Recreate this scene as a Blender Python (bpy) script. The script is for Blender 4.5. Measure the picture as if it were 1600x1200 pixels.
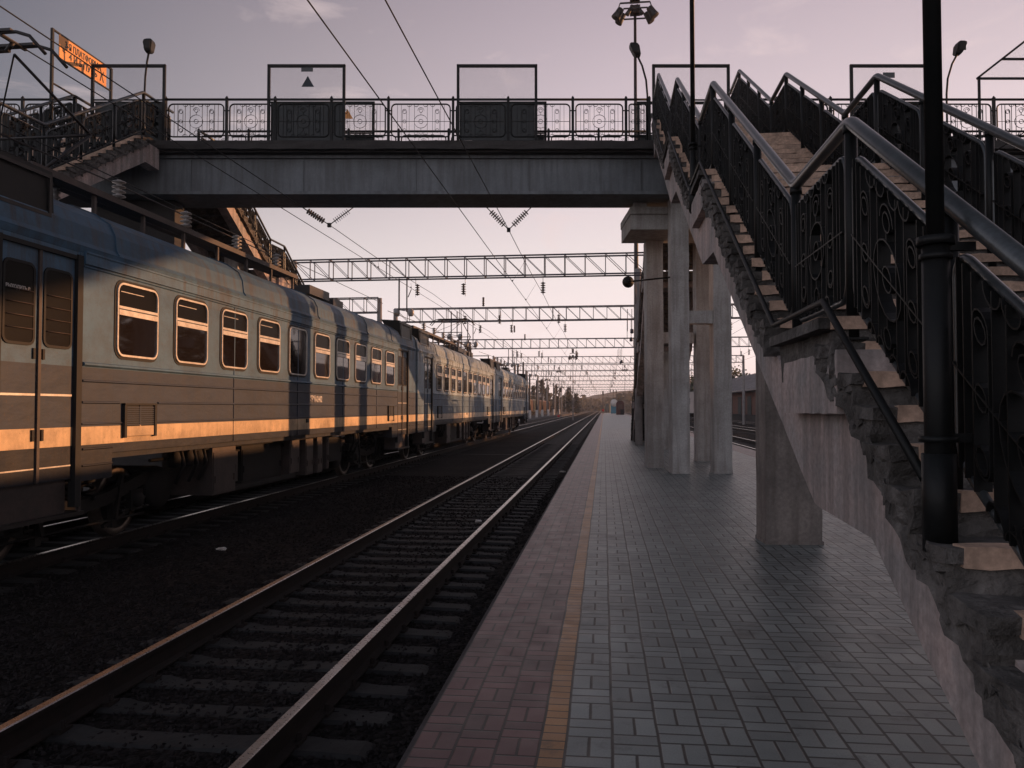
import bpy, math, random
from mathutils import Vector, Matrix
R=math.radians
random.seed(7)
SC=bpy.context.scene
for o in list(bpy.data.objects): bpy.data.objects.remove(o)
# ------------------------------------------------------------------ camera
PSI=R(6.6211); TH=R(1.7091); H=1.7
cam=bpy.data.cameras.new('camera'); cam.sensor_width=36; cam.lens=36*1240/1600
cam.clip_start=.05; cam.clip_end=6000
co=bpy.data.objects.new('camera',cam); SC.collection.objects.link(co)
co.location=(0,0,H); co.rotation_euler=(R(90)+TH,0,PSI); SC.camera=co
# ------------------------------------------------------------------ world
SUN_AZ=R(60); SUN_EL=R(7.5)        # azimuth from +Y towards +X
SKY_GAIN=1.0; SUN_W=5.2; HAZE=.00042
W=bpy.data.worlds.new('World'); SC.world=W; W.use_nodes=True
nt=W.node_tree; nt.nodes.clear()
class G:
    """tiny expression helper over a node tree"""
    def __init__(s,t): s.t=t
    def n(s,ty,**k):
        x=s.t.nodes.new(ty)
        for a,b in k.items(): setattr(x,a,b)
        return x
    def put(s,inp,v):
        if hasattr(v,'is_linked') or hasattr(v,'links'): s.t.links.new(v,inp)
        else: inp.default_value=v
    def m(s,op,a,b=0.,c=0.,clamp=False):
        x=s.n('ShaderNodeMath',operation=op,use_clamp=clamp)
        s.put(x.inputs[0],a); s.put(x.inputs[1],b)
        if op in('MULTIPLY_ADD','SMOOTH_MIN','WRAP','COMPARE'): s.put(x.inputs[2],c)
        return x.outputs[0]
    def mix(s,f,a,b,mode='MIX'):
        x=s.n('ShaderNodeMix',data_type='RGBA',blend_type=mode)
        s.put(x.inputs[0],f); s.put(x.inputs[6],a); s.put(x.inputs[7],b); return x.outputs[2]
    def ramp(s,f,st,interp='LINEAR'):
        x=s.n('ShaderNodeValToRGB'); e=x.color_ramp.elements; x.color_ramp.interpolation=interp
        while len(e)>1: e.remove(e[-1])
        e[0].position=st[0][0]; e[0].color=c4(st[0][1])
        for p,c in st[1:]: k=e.new(p); k.color=c4(c)
        s.put(x.inputs[0],f); return x.outputs[0]
    def noise(s,vec,scale,detail=3,rough=.55,dist=0.):
        x=s.n('ShaderNodeTexNoise'); s.put(x.inputs['Vector'],vec); x.inputs['Scale'].default_value=scale
        x.inputs['Detail'].default_value=detail; x.inputs['Roughness'].default_value=rough; x.inputs['Distortion'].default_value=dist
        return x.outputs['Fac']
    def scale(s,vec,v):
        x=s.n('ShaderNodeVectorMath',operation='MULTIPLY'); s.put(x.inputs[0],vec); x.inputs[1].default_value=v; return x.outputs[0]
    def dot(s,vec,v):
        x=s.n('ShaderNodeVectorMath',operation='DOT_PRODUCT'); s.put(x.inputs[0],vec); x.inputs[1].default_value=v; return x.outputs['Value']
    def sep(s,vec):
        x=s.n('ShaderNodeSeparateXYZ'); s.put(x.inputs[0],vec); return x.outputs
    def comb(s,a,b,c):
        x=s.n('ShaderNodeCombineXYZ'); s.put(x.inputs[0],a); s.put(x.inputs[1],b); s.put(x.inputs[2],c); return x.outputs[0]
def c4(c):
    if isinstance(c,(int,float)): return (c,c,c,1)
    return tuple(c)+(1,) if len(c)==3 else tuple(c)
g=G(nt)
tc=g.n('ShaderNodeTexCoord').outputs['Generated']
z=g.sep(tc)[2]
base=g.ramp(z,[(0,(1.08,.93,.94)),(.07,(1.03,.885,.89)),(.18,(.89,.78,.775)),(.30,(.72,.60,.635)),(.45,(.52,.425,.475)),(.7,(.19,.175,.21)),(1,(.11,.11,.14))])
az=g.dot(tc,(math.sin(R(35)),math.cos(R(35)),0))
az=g.m('MULTIPLY_ADD',az,.5,.5)
side=g.ramp(az,[(0,(1.20,1.48,1.60)),(.33,(.92,1.08,1.16)),(.55,(.36,.40,.42)),(.62,(.285,.34,.375)),(.76,(.64,.67,.68)),(.88,(.96,.96,.97)),(1,(1.12,1.10,1.08))])
# left/high part of the sky turns grey; the glow near the horizon stays
hz=g.ramp(z,[(0,0.),(.12,.25),(.3,1.)])
col=g.mix(hz,base,g.mix(1.,base,side,'MULTIPLY'))
cl=g.noise(g.scale(tc,(3,3,9)),1.6,6,.62,.6)
clm=g.ramp(cl,[(.56,0.),(.72,.45)])
low=g.ramp(z,[(.02,0.),(.10,1.),(.42,1.),(.6,.0)])
col=g.mix(g.m('MULTIPLY',clm,low),col,(.86,.68,.66,1))
sky=g.n('ShaderNodeTexSky',sky_type='NISHITA',sun_disc=False); sky.sun_elevation=SUN_EL; sky.sun_rotation=SUN_AZ
bg1=g.n('ShaderNodeBackground'); nt.links.new(col,bg1.inputs[0]); bg1.inputs[1].default_value=SKY_GAIN
bg2=g.n('ShaderNodeBackground'); nt.links.new(sky.outputs[0],bg2.inputs[0]); bg2.inputs[1].default_value=.01
ad=g.n('ShaderNodeAddShader'); nt.links.new(bg1.outputs[0],ad.inputs[0]); nt.links.new(bg2.outputs[0],ad.inputs[1])
nt.links.new(ad.outputs[0],g.n('ShaderNodeOutputWorld').inputs[0])
sl=bpy.data.lights.new('sun','SUN'); sl.energy=SUN_W; sl.angle=R(.5); sl.color=(1,.48,.215)
so=bpy.data.objects.new('sun',sl); SC.collection.objects.link(so)
sd=Vector((math.sin(SUN_AZ)*math.cos(SUN_EL),math.cos(SUN_AZ)*math.cos(SUN_EL),math.sin(SUN_EL)))
so.rotation_euler=sd.to_track_quat('Z','Y').to_euler(); so.location=sd*60
SC.view_settings.view_transform='Standard'; SC.view_settings.look='None'
SC.view_settings.exposure=0; SC.view_settings.gamma=1
# ------------------------------------------------------------------ materials
def pos(g): return g.n('ShaderNodeNewGeometry').outputs['Position']
def newmat(name):
    m=bpy.data.materials.new(name); m.use_nodes=True; m.node_tree.nodes.clear()
    g=G(m.node_tree); b=g.n('ShaderNodeBsdfPrincipled'); o=g.n('ShaderNodeOutputMaterial')
    m.node_tree.links.new(b.outputs[0],o.inputs[0]); return m,g,b,o
def bump(g,b,h,st,dist=.01):
    x=g.n('ShaderNodeBump'); x.inputs['Strength'].default_value=st; x.inputs['Distance'].default_value=dist
    g.put(x.inputs['Height'],h); g.put(b.inputs['Normal'],x.outputs[0])
def mat(name,c1,c2=None,rough=.7,metal=0,ns=2.,fs=35.,fine=.25,bmp=.15,streak=0.,sc=None,spec=.4,dist=.01,rv=.1):
    m,g,b,o=newmat(name); p=pos(g); c2=c2 or tuple(x*.6 for x in c1)
    a=g.ramp(g.noise(p,ns,5,.6),[(.36,0.),(.66,1.)])
    col=g.mix(a,c4(c1),c4(c2))
    f=g.noise(p,fs,4,.65)
    col=g.mix(fine,col,g.ramp(f,[(.25,.35),(.75,1.6)]),'MULTIPLY') if fine else col
    if streak:
        s=g.ramp(g.noise(g.scale(p,(7,7,.5)),1.,4,.6),[(.42,0.),(.62,1.)])
        col=g.mix(g.m('MULTIPLY',s,streak),col,c4(sc or (.04,.035,.03)))
    g.put(b.inputs['Base Color'],col)
    g.put(b.inputs['Roughness'],g.m('ADD',rough-rv/2,g.m('MULTIPLY',f,rv)))
    b.inputs['Metallic'].default_value=metal; b.inputs['Specular IOR Level'].default_value=spec
    if bmp: bump(g,b,f,bmp,dist)
    return m
M={}
M['black']=mat('black_paint',(.006,.007,.0075),(.010,.0095,.009),.5,0,3,60,.3,.12,spec=.22)
M['pipe']=mat('rail_paint',(.07,.078,.082),(.045,.048,.05),.30,.35,6,50,.4,.08,spec=.8)
M['steel']=mat('dark_steel',(.02,.018,.02),(.035,.028,.024),.5,.2,2,40,.3,.1)
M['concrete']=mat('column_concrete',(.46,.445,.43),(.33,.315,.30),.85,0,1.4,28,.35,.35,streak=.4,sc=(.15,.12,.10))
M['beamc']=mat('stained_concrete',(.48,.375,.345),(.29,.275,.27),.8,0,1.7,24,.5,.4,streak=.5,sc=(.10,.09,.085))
M['colshade']=mat('shaded_column_concrete',(.27,.235,.215),(.17,.15,.14),.85,0,1.6,26,.4,.5,streak=.5,sc=(.09,.075,.065))  # darker copy of the column concrete, its shade put into the colour
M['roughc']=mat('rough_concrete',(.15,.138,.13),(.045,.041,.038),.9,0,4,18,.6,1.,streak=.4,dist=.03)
M['tan']=mat('step_edge',(.62,.42,.31),(.36,.25,.19),.75,0,5,30,.5,.3,dist=.01)
M['girder']=mat('girder_paint',(.16,.175,.19),(.11,.12,.13),.6,0,.8,20,.2,.1,streak=.4,sc=(.05,.045,.042))
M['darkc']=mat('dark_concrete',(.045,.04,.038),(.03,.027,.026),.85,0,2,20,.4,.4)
M['sleeper']=mat('sleeper_concrete',(.024,.023,.023),(.008,.0075,.0075),.8,0,3,30,.6,.4)
M['railtop']=mat('worn_rail',(.42,.40,.39),(.30,.26,.24),.28,.9,3,30,.15,.03)
M['rust']=mat('rail_rust',(.016,.009,.007),(.009,.006,.005),.9,0,6,40,.4,.3)
M['under']=mat('underframe',(.013,.010,.009),(.008,.007,.007),.8,0,3,20,.5,.3)
M['ubox']=mat('equipment_box',(.07,.05,.045),(.04,.032,.03),.6,0,3,25,.4,.2)
M['alu']=mat('window_rim',(.62,.58,.54),(.45,.40,.36),.38,.35,6,40,.2,.03)
M['rubber']=mat('rubber',(.008,.008,.009),(.012,.011,.011),.7,0,6,40,.2,.1)
M['wheel']=mat('wheel_rim',(.17,.14,.12),(.09,.07,.06),.45,.6,6,40,.2,.05)
M['insul']=mat('porcelain',(.05,.035,.03),(.10,.085,.08),.25,0,6,40,.1,.0,spec=.6)
M['insulw']=mat('white_porcelain',(.32,.30,.29),(.2,.18,.17),.3,0,6,40,.2,.0,spec=.6)
M['orange']=mat('sign_orange',(.74,.31,.085),(.66,.27,.07),.5,0,2,30,.1,.0)
M['ink']=mat('sign_ink',(.02,.03,.04),(.025,.03,.04),.6,0,2,30,.1,0)
M['white']=mat('white_paint',(.66,.63,.60),(.5,.46,.44),.6,0,3,30,.2,.05)
M['greyplate']=mat('grey_plate',(.09,.095,.10),(.07,.075,.08),.6,0,3,30,.1,0)
M['gantry']=mat('gantry_paint',(.045,.04,.055),(.06,.05,.055),.55,.1,2,30,.2,0)
M['mast']=mat('mast_concrete',(.24,.22,.21),(.17,.155,.15),.85,0,2,30,.3,.1)
M['brick']=mat('brick',(.26,.115,.08),(.17,.085,.065),.85,0,1.,12,.3,.2,streak=.3)
M['sheetroof']=mat('sheet_roof',(.20,.19,.20),(.12,.11,.12),.5,.2,.6,10,.2,.1)
M['wagon']=mat('wagon_rust',(.14,.06,.042),(.08,.045,.036),.7,0,.7,12,.3,.1,streak=.3)
M['wagong']=mat('wagon_green',(.05,.075,.07),(.04,.05,.05),.7,0,.7,12,.3,.1,streak=.3)
M['redk']=mat('kiosk_red',(.10,.022,.018),(.06,.018,.015),.6,0,.9,12,.3,.1)
M['teal']=mat('kiosk_teal',(.05,.22,.30),(.05,.17,.24),.6,0,1.,12,.2,.1)
M['plaster']=mat('pale_plaster',(.55,.47,.43),(.42,.36,.33),.8,0,.5,12,.2,.1)
M['bark']=mat('bark',(.06,.045,.035),(.04,.03,.025),.9,0,3,20,.4,.4)
M['leaf']=mat('leaves',(.035,.055,.03),(.06,.065,.035),.8,0,.9,7,.3,.0)
M['leafd']=mat('dark_leaves',(.03,.042,.035),(.05,.05,.04),.8,0,.9,7,.3,.0)
M['hill']=mat('hill_wood',(.05,.06,.05),(.075,.07,.055),.9,0,.02,.3,.5,.0)
M['gravel']=mat('gravel_stone',(.012,.010,.0105),(.030,.026,.026),.95,0,5,60,.5,.3,spec=.08)
M['kerb']=mat('platform_edge_concrete',(.07,.06,.06),(.04,.035,.035),.85,0,2,30,.4,.4)
M['litter']=mat('litter',(.6,.58,.56),(.5,.46,.44),.6,0,9,40,.1,0)
M['sheetd']=mat('dark_sheet',(.028,.032,.033),(.022,.024,.025),.6,0,3,30,.15,.05)
M['red']=mat('red_signal_paint',(.6,.03,.03),(.5,.03,.03),.5,0,3,30,.1,0)
def m_ballast():
    m,g,b,o=newmat('ballast'); p=pos(g)
    v=g.n('ShaderNodeTexVoronoi'); g.put(v.inputs['Vector'],p); v.inputs['Scale'].default_value=22
    c=g.ramp(g.sep(v.outputs['Color'])[0],[(0,(.006,.005,.005)),(.6,(.013,.0115,.0115)),(1,(.03,.026,.026))])
    big=g.ramp(g.noise(p,.35,4),[(.4,(.7,.7,.7)),(.65,(1.5,1.4,1.35))])
    g.put(b.inputs['Base Color'],g.mix(1.,c,big,'MULTIPLY')); b.inputs['Roughness'].default_value=.9
    b.inputs['Specular IOR Level'].default_value=.08
    bump(g,b,g.m('SUBTRACT',1.,v.outputs['Distance']),.9,.03); return m
M['ballast']=m_ballast()
M['asph']=mat('worn_asphalt',(.06,.055,.052),(.04,.036,.035),.85,0,1.2,30,.4,.2)
def m_earth():
    m,g,b,o=newmat('earth'); p=pos(g)
    c=g.ramp(g.noise(p,.05,6),[(.35,(.025,.024,.022)),(.6,(.045,.045,.032))])
    g.put(b.inputs['Base Color'],c); b.inputs['Roughness'].default_value=.95; return m
M['earth']=m_earth()
def m_paver(name,ca,cb,x0,cell,plain=False):
    m,g,b,o=newmat(name); p=pos(g); x,y,zz=g.sep(p)
    wob=g.m('MULTIPLY',g.m('SUBTRACT',g.noise(p,1.3,2),.5),.02)
    x=g.m('ADD',x,wob)
    u=g.m('DIVIDE',g.m('SUBTRACT',x,x0),cell); i=g.m('FLOOR',u); fx=g.m('SUBTRACT',u,i)
    wn=g.n('ShaderNodeTexWhiteNoise',noise_dimensions='1D'); g.put(wn.inputs['W'],i)
    off=g.m('ADD',i,g.m('MULTIPLY',wn.outputs['Value'],.45)) if not plain else 0.
    v=g.m('ADD',g.m('DIVIDE',y,cell if not plain else .1),off); j=g.m('FLOOR',v); fy=g.m('SUBTRACT',v,j)
    if plain: par=0.;
    else: par=g.m('FLOORED_MODULO',j,2.)
    def edge(t,n):   # distance to nearest multiple of 1/n, in cells
        s=g.m('MULTIPLY',t,float(n)); fr=g.m('SUBTRACT',s,g.m('FLOOR',s))
        return g.m('DIVIDE',g.m('MINIMUM',fr,g.m('SUBTRACT',1.,fr)),float(n))
    if plain: d=g.m('MINIMUM',edge(fx,1),edge(fy,1)); sub=0.
    else:
        dA=g.m('MINIMUM',edge(fx,1),edge(fy,2)); dB=g.m('MINIMUM',edge(fx,2),edge(fy,1))
        d=g.m('ADD',g.m('MULTIPLY',dA,g.m('SUBTRACT',1.,par)),g.m('MULTIPLY',dB,par))
        sA=g.m('GREATER_THAN',fy,.5); sB=g.m('GREATER_THAN',fx,.5)
        sub=g.m('ADD',g.m('MULTIPLY',sA,g.m('SUBTRACT',1.,par)),g.m('MULTIPLY',sB,par))
    gw=.022 if not plain else .04
    jn=g.ramp(g.m('ADD',d,g.m('MULTIPLY',g.m('SUBTRACT',g.noise(p,60,2),.5),.012)),[(gw,0.),(gw+.022,1.)])
    wn3=g.n('ShaderNodeTexWhiteNoise',noise_dimensions='3D'); g.put(wn3.inputs['Vector'],g.comb(i,j,sub))
    col=g.mix(wn3.outputs['Value'],c4(ca),c4(cb))
    col=g.mix(.55,col,g.ramp(g.noise(p,.8,5,.6),[(.3,.5),(.7,1.4)]),'MULTIPLY')
    fn=g.noise(p,90,3,.7)
    col=g.mix(.3,col,g.ramp(fn,[(.3,.5),(.7,1.4)]),'MULTIPLY')
    st=g.ramp(g.noise(p,2.3,5,.7),[(.57,0.),(.70,.65)])
    col=g.mix(st,col,(.035,.03,.03,1))
    col=g.mix(jn,(.012,.011,.011,1),col)
    g.put(b.inputs['Base Color'],col)
    g.put(b.inputs['Roughness'],g.m('ADD',.33,g.m('MULTIPLY',g.noise(p,5,4),.26))); b.inputs['Specular IOR Level'].default_value=.5
    hh=g.m('ADD',g.m('MULTIPLY',jn,1.),g.m('ADD',g.m('MULTIPLY',fn,.12),g.m('MULTIPLY',wn3.outputs['Value'],.2)))
    bump(g,b,hh,.4,.006); return m
M['pav_grey']=m_paver('grey_pavers',(.27,.295,.285),(.175,.195,.19),-.20,.235)
M['pav_red']=m_paver('red_pavers',(.15,.062,.062),(.095,.046,.048),-.96,.21)
M['pav_yel']=m_paver('yellow_pavers',(.42,.20,.07),(.32,.15,.055),-.33,.13,True)
def m_car(name,up,midc,low_,cream):
    m,g,b,o=newmat(name); p=pos(g); x,y,zz=g.sep(p)
    def gt(v): return g.m('GREATER_THAN',zz,v)
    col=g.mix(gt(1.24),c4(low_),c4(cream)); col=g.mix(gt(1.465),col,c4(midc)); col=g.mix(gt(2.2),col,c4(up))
    roofc=tuple(v*.8 for v in up)
    col=g.mix(gt(3.67),col,c4(roofc))
    n1=g.noise(p,.9,5,.6); col=g.mix(.6,col,g.ramp(n1,[(.3,.62),(.7,1.3)]),'MULTIPLY')
    # dirt streaks under the gutter and on the roof
    st=g.ramp(g.noise(g.scale(p,(5,5,.45)),1.,5,.65),[(.47,0.),(.66,1.)])
    up_=g.m('MULTIPLY',st,g.m('ADD',g.m('MULTIPLY',gt(3.3),.55),.16))
    col=g.mix(up_,col,(.075,.06,.05,1))
    gr=g.ramp(g.noise(p,2.6,6,.7),[(.45,0.),(.75,.55)]); col=g.mix(gr,col,(.045,.045,.045,1))
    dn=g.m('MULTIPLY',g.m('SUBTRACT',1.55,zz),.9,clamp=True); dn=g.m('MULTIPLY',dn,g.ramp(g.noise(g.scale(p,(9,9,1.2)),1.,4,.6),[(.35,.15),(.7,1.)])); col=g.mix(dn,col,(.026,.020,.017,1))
    f=g.noise(p,25,4,.7); sp=g.ramp(f,[(.60,0.),(.72,.55)])
    col=g.mix(sp,col,(.09,.06,.045,1))
    g.put(b.inputs['Base Color'],col); g.put(b.inputs['Roughness'],g.m('ADD',.40,g.m('MULTIPLY',n1,.3)))
    b.inputs['Specular IOR Level'].default_value=.22
    bump(g,b,g.m('ADD',g.noise(g.scale(p,(1,1,2.2)),1.9,3),g.m('MULTIPLY',f,.04)),.45,.035); return m
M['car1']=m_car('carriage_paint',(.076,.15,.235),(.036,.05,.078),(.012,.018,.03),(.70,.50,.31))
M['car2']=m_car('carriage_paint_blue_lit',(.34,.43,.50),(.10,.17,.25),(.035,.05,.07),(.68,.60,.50))  # bluer paint, lightened further to stand in for grazing sky reflection
def m_glass():
    m,g,b,o=newmat('window_glass'); p=pos(g)
    b.inputs['Base Color'].default_value=(.012,.009,.009,1); b.inputs['Roughness'].default_value=.035
    b.inputs['IOR'].default_value=1.5; bump(g,b,g.noise(p,1.2,2),.05,.02); return m
M['glass']=m_glass()
M['vent']=mat('vent_glass',(.0025,.002,.002),(.004,.003,.003),.35,0,2,20,.2,0,spec=.08)
def m_mesh():
    m,g,b,o=newmat('wire_netting'); p=pos(g); x,y,zz=g.sep(p)
    s=g.m('ADD',g.m('MULTIPLY',x,math.cos(PSI)),g.m('MULTIPLY',y,math.sin(PSI)))
    def w(a): 
        t=g.m('MULTIPLY',a,28.); return g.m('LESS_THAN',g.m('SUBTRACT',t,g.m('FLOOR',t)),.045)
    k=g.m('MAXIMUM',w(g.m('ADD',s,zz)),w(g.m('SUBTRACT',s,zz)))
    b.inputs['Base Color'].default_value=(.03,.03,.03,1); g.put(b.inputs['Alpha'],k); return m
M['mesh']=m_mesh()
# ------------------------------------------------------------------ mesh helpers
class MB:
    def __init__(s): s.v=[]; s.f=[]; s.mi=[]; s.sm=[]
    def add(s,vs,fs,mi=0,sm=False):
        b=len(s.v); s.v+= [tuple(v) for v in vs]
        for f in fs: s.f.append(tuple(b+i for i in f)); s.mi.append(mi); s.sm.append(sm)
    def box(s,x0,x1,y0,y1,z0,z1,mi=0):
        s.hexa([(x0,y0,z0),(x1,y0,z0),(x1,y1,z0),(x0,y1,z0),(x0,y0,z1),(x1,y0,z1),(x1,y1,z1),(x0,y1,z1)],mi)
    def hexa(s,p,mi=0):
        s.add(p,[(0,3,2,1),(4,5,6,7),(0,1,5,4),(1,2,6,5),(2,3,7,6),(3,0,4,7)],mi)
    def prism(s,poly,a0,a1,ax='x',mi=0):      # poly in the other two axes, extruded a0..a1
        n=len(poly)
        def P(u,v,a): return {'x':(a,u,v),'y':(u,a,v),'z':(u,v,a)}[ax]
        vs=[P(u,v,a0) for u,v in poly]+[P(u,v,a1) for u,v in poly]
        fs=[tuple(range(n))[::-1],tuple(range(n,2*n))]+[(i,(i+1)%n,n+(i+1)%n,n+i) for i in range(n)]
        s.add(vs,fs,mi)
    def sweep(s,pts,prof,closed=False,ref=None,mi=0,sm=True,radii=None,caps=True):
        P=[Vector(p) for p in pts]; n=len(P); k=len(prof); T=[]
        for i in range(n):
            a=P[(i-1)%n] if (closed or i>0) else P[0]; b=P[(i+1)%n] if (closed or i<n-1) else P[-1]
            d1=(P[i]-a); d2=(b-P[i])
            d1=d1.normalized() if d1.length>1e-9 else None; d2=d2.normalized() if d2.length>1e-9 else None
            t=(d1 or d2)+(d2 or d1); T.append(t.normalized() if t.length>1e-6 else (d1 or d2))
        if ref is None:
            r=Vector((0,0,1)) if abs(T[0].z)<.9 else Vector((1,0,0))
            A=T[0].cross(r).normalized(); fr=[]
            for i in range(n):
                A=(A-T[i]*A.dot(T[i])).normalized(); fr.append((A,T[i].cross(A)))
        else:
            ref=Vector(ref); fr=[(T[i].cross(ref).normalized(),ref) for i in range(n)]
        vs=[]
        for i in range(n):
            A,B=fr[i]; q=radii[i] if radii else 1.
            # mitre correction for bends
            c=1.
            if 0<i<n-1 or closed:
                d=(P[(i+1)%n]-P[i]); 
                if d.length>1e-9: c=max(.5,T[i].dot(d.normalized()))
            for (a,b) in prof: vs.append(P[i]+A*(a*q/(c if ref is not None else 1))+B*(b*q))
        fs=[]
        for i in range(n if closed else n-1):
            j=(i+1)%n
            for t in range(k): fs.append((i*k+t,i*k+(t+1)%k,j*k+(t+1)%k,j*k+t))
        s.add(vs,fs,mi,sm)
        if caps and not closed:
            b=len(s.v)-len(vs)
            s.f.append(tuple(b+t for t in range(k))[::-1]); s.mi.append(mi); s.sm.append(False)
            s.f.append(tuple(b+(n-1)*k+t for t in range(k))); s.mi.append(mi); s.sm.append(False)
    def tube(s,pts,r,n=8,closed=False,mi=0,radii=None):
        s.sweep(pts,[(r*math.cos(2*math.pi*i/n),r*math.sin(2*math.pi*i/n)) for i in range(n)],closed,None,mi,True,radii)
    def strip(s,pts,ref,t,d,closed=False,mi=0):   # flat bar: thickness t in plane, depth d along ref
        s.sweep(pts,[(-t/2,-d/2),(t/2,-d/2),(t/2,d/2),(-t/2,d/2)],closed,ref,mi,False)
    def bar(s,p,q,w,h=None,mi=0):
        h=h or w; s.sweep([p,q],[(-w/2,-h/2),(w/2,-h/2),(w/2,h/2),(-w/2,h/2)],False,None,mi,False)
    def lathe(s,c,prof,n=16,ax='z',mi=0,sm=True):  # prof (r,h)
        vs=[];k=len(prof)
        for i in range(n):
            a=2*math.pi*i/n; ca,sa=math.cos(a),math.sin(a)
            for r,h in prof:
                q={'z':(r*ca,r*sa,h),'x':(h,r*ca,r*sa),'y':(r*sa,h,r*ca)}[ax]
                vs.append((c[0]+q[0],c[1]+q[1],c[2]+q[2]))
        fs=[(i*k+t,((i+1)%n)*k+t,((i+1)%n)*k+t+1,i*k+t+1) for i in range(n) for t in range(k-1)]
        s.add(vs,fs,mi,sm)
    def build(s,name,mats,parent=None,loc=None):
        me=bpy.data.meshes.new(name); me.from_pydata(s.v,[],s.f)
        mats=mats if isinstance(mats,(list,tuple)) else [mats]
        for q in mats: me.materials.append(M[q] if isinstance(q,str) else q)
        me.polygons.foreach_set('material_index',s.mi); me.polygons.foreach_set('use_smooth',s.sm); me.update()
        o=bpy.data.objects.new(name,me); SC.collection.objects.link(o)
        if parent: o.parent=parent
        if loc: o.location=loc
        return o
def link(name,me,parent=None,loc=(0,0,0)):
    o=bpy.data.objects.new(name,me); SC.collection.objects.link(o); o.parent=parent; o.location=loc; return o
def tag(o,label,cat,group=None):
    o['label']=label; o['category']=cat
    if group: o['group']=group
    return o
def struct(o,kind='structure',label=None,cat=None):
    o['kind']=kind
    if label: o['label']=label; o['category']=cat
    return o
def empty(name,loc,label,cat,group=None,rz=0):
    o=bpy.data.objects.new(name,None); SC.collection.objects.link(o); o.location=loc; o.rotation_euler=(0,0,rz)
    o.empty_display_size=.3; return tag(o,label,cat,group)
def copy_tree(o,parent=None):
    c=o.copy(); SC.collection.objects.link(c); c.parent=parent
    for ch in o.children: copy_tree(ch,c)
    return c
def chip(mb,amt,seed=1,zonly=False):
    rnd=random.Random(seed); mp={}
    out=[]
    for v in mb.v:
        k=(round(v[0],3),round(v[1],3),round(v[2],3))
        if k not in mp: mp[k]=tuple((rnd.random()-.5)*2*amt for _ in range(3))
        d=mp[k]; out.append((v[0]+d[0],v[1]+d[1],v[2]+d[2]))
    mb.v=out
def gridbox(mb,x0,x1,y0,y1,z0,z1,nx,ny,nz,mi=0):
    X=[x0+(x1-x0)*i/nx for i in range(nx+1)];Y=[y0+(y1-y0)*i/ny for i in range(ny+1)];Z=[z0+(z1-z0)*i/nz for i in range(nz+1)]
    def face(A,B,f,flip):
        vs=[f(a,b) for a in A for b in B]; m=len(B); fs=[]
        for i in range(len(A)-1):
            for j in range(m-1):
                q=(i*m+j,(i+1)*m+j,(i+1)*m+j+1,i*m+j+1); fs.append(q[::-1] if flip else q)
        mb.add(vs,fs,mi)
    face(X,Y,lambda a,b:(a,b,z1),False); face(X,Y,lambda a,b:(a,b,z0),True)
    face(X,Z,lambda a,b:(a,y0,b),False); face(X,Z,lambda a,b:(a,y1,b),True)
    face(Y,Z,lambda a,b:(x1,a,b),False); face(Y,Z,lambda a,b:(x0,a,b),True)
def circ(cx,cy,r,n=14,a0=0,a1=2*math.pi,close=True):
    return [(cx+r*math.cos(a0+(a1-a0)*i/(n if close else n-1)),cy+r*math.sin(a0+(a1-a0)*i/(n if close else n-1))) for i in range(n)]
def rrect(x0,x1,y0,y1,r,n=4):
    o=[]
    for cx,cy,a in((x1-r,y1-r,0),(x0+r,y1-r,90),(x0+r,y0+r,180),(x1-r,y0+r,270)):
        for i in range(n+1): o.append((cx+r*math.cos(R(a+90*i/n)),cy+r*math.sin(R(a+90*i/n))))
    return o
# ------------------------------------------------------------------ ground
PXL,PXR=-.96,5.95; PY0,PY1=-6,262
mb=MB(); mb.box(-1300,1300,-200,1300,-1.2,-.62); struct(mb.build('ground','earth'))
mb=MB()
xs=[-34+i*1. for i in range(80)]
mb.box(-34,46,-8,430,-.9,-.408); struct(mb.build('ballast_bed','ballast'))
mb=MB(); mb.box(PXL+.02,PXR-.02,PY0,PY1,-.8,-.006)
mb.box(PXL-.03,PXL+.14,PY0,PY1,-.13,-.012); mb.box(PXR-.14,PXR+.03,PY0,PY1,-.13,-.012); struct(mb.build('platform','kerb'))
def sheet(name,x0,x1,y0,y1,zt,m):
    b=MB(); b.box(x0,x1,y0,y1,zt-.004,zt); return struct(b.build(name,m))
sheet('pavement_red_strip',PXL,-.33,PY0,PY1,0,'pav_red'); sheet('pavement_yellow_line',-.33,-.20,PY0,PY1,0,'pav_yel')
sheet('pavement_grey',-.20,5.1,PY0,PY1,0,'pav_grey'); sheet('pavement_red_strip',5.1,PXR,PY0,PY1,0,'pav_red')
mb=MB(); mb.box(-16.2,-9.9,-6,300,-.8,0); struct(mb.build('platform','kerb'))
sheet('pavement_grey',-16.0,-10.0,-6,300,.006,'asph')
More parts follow.
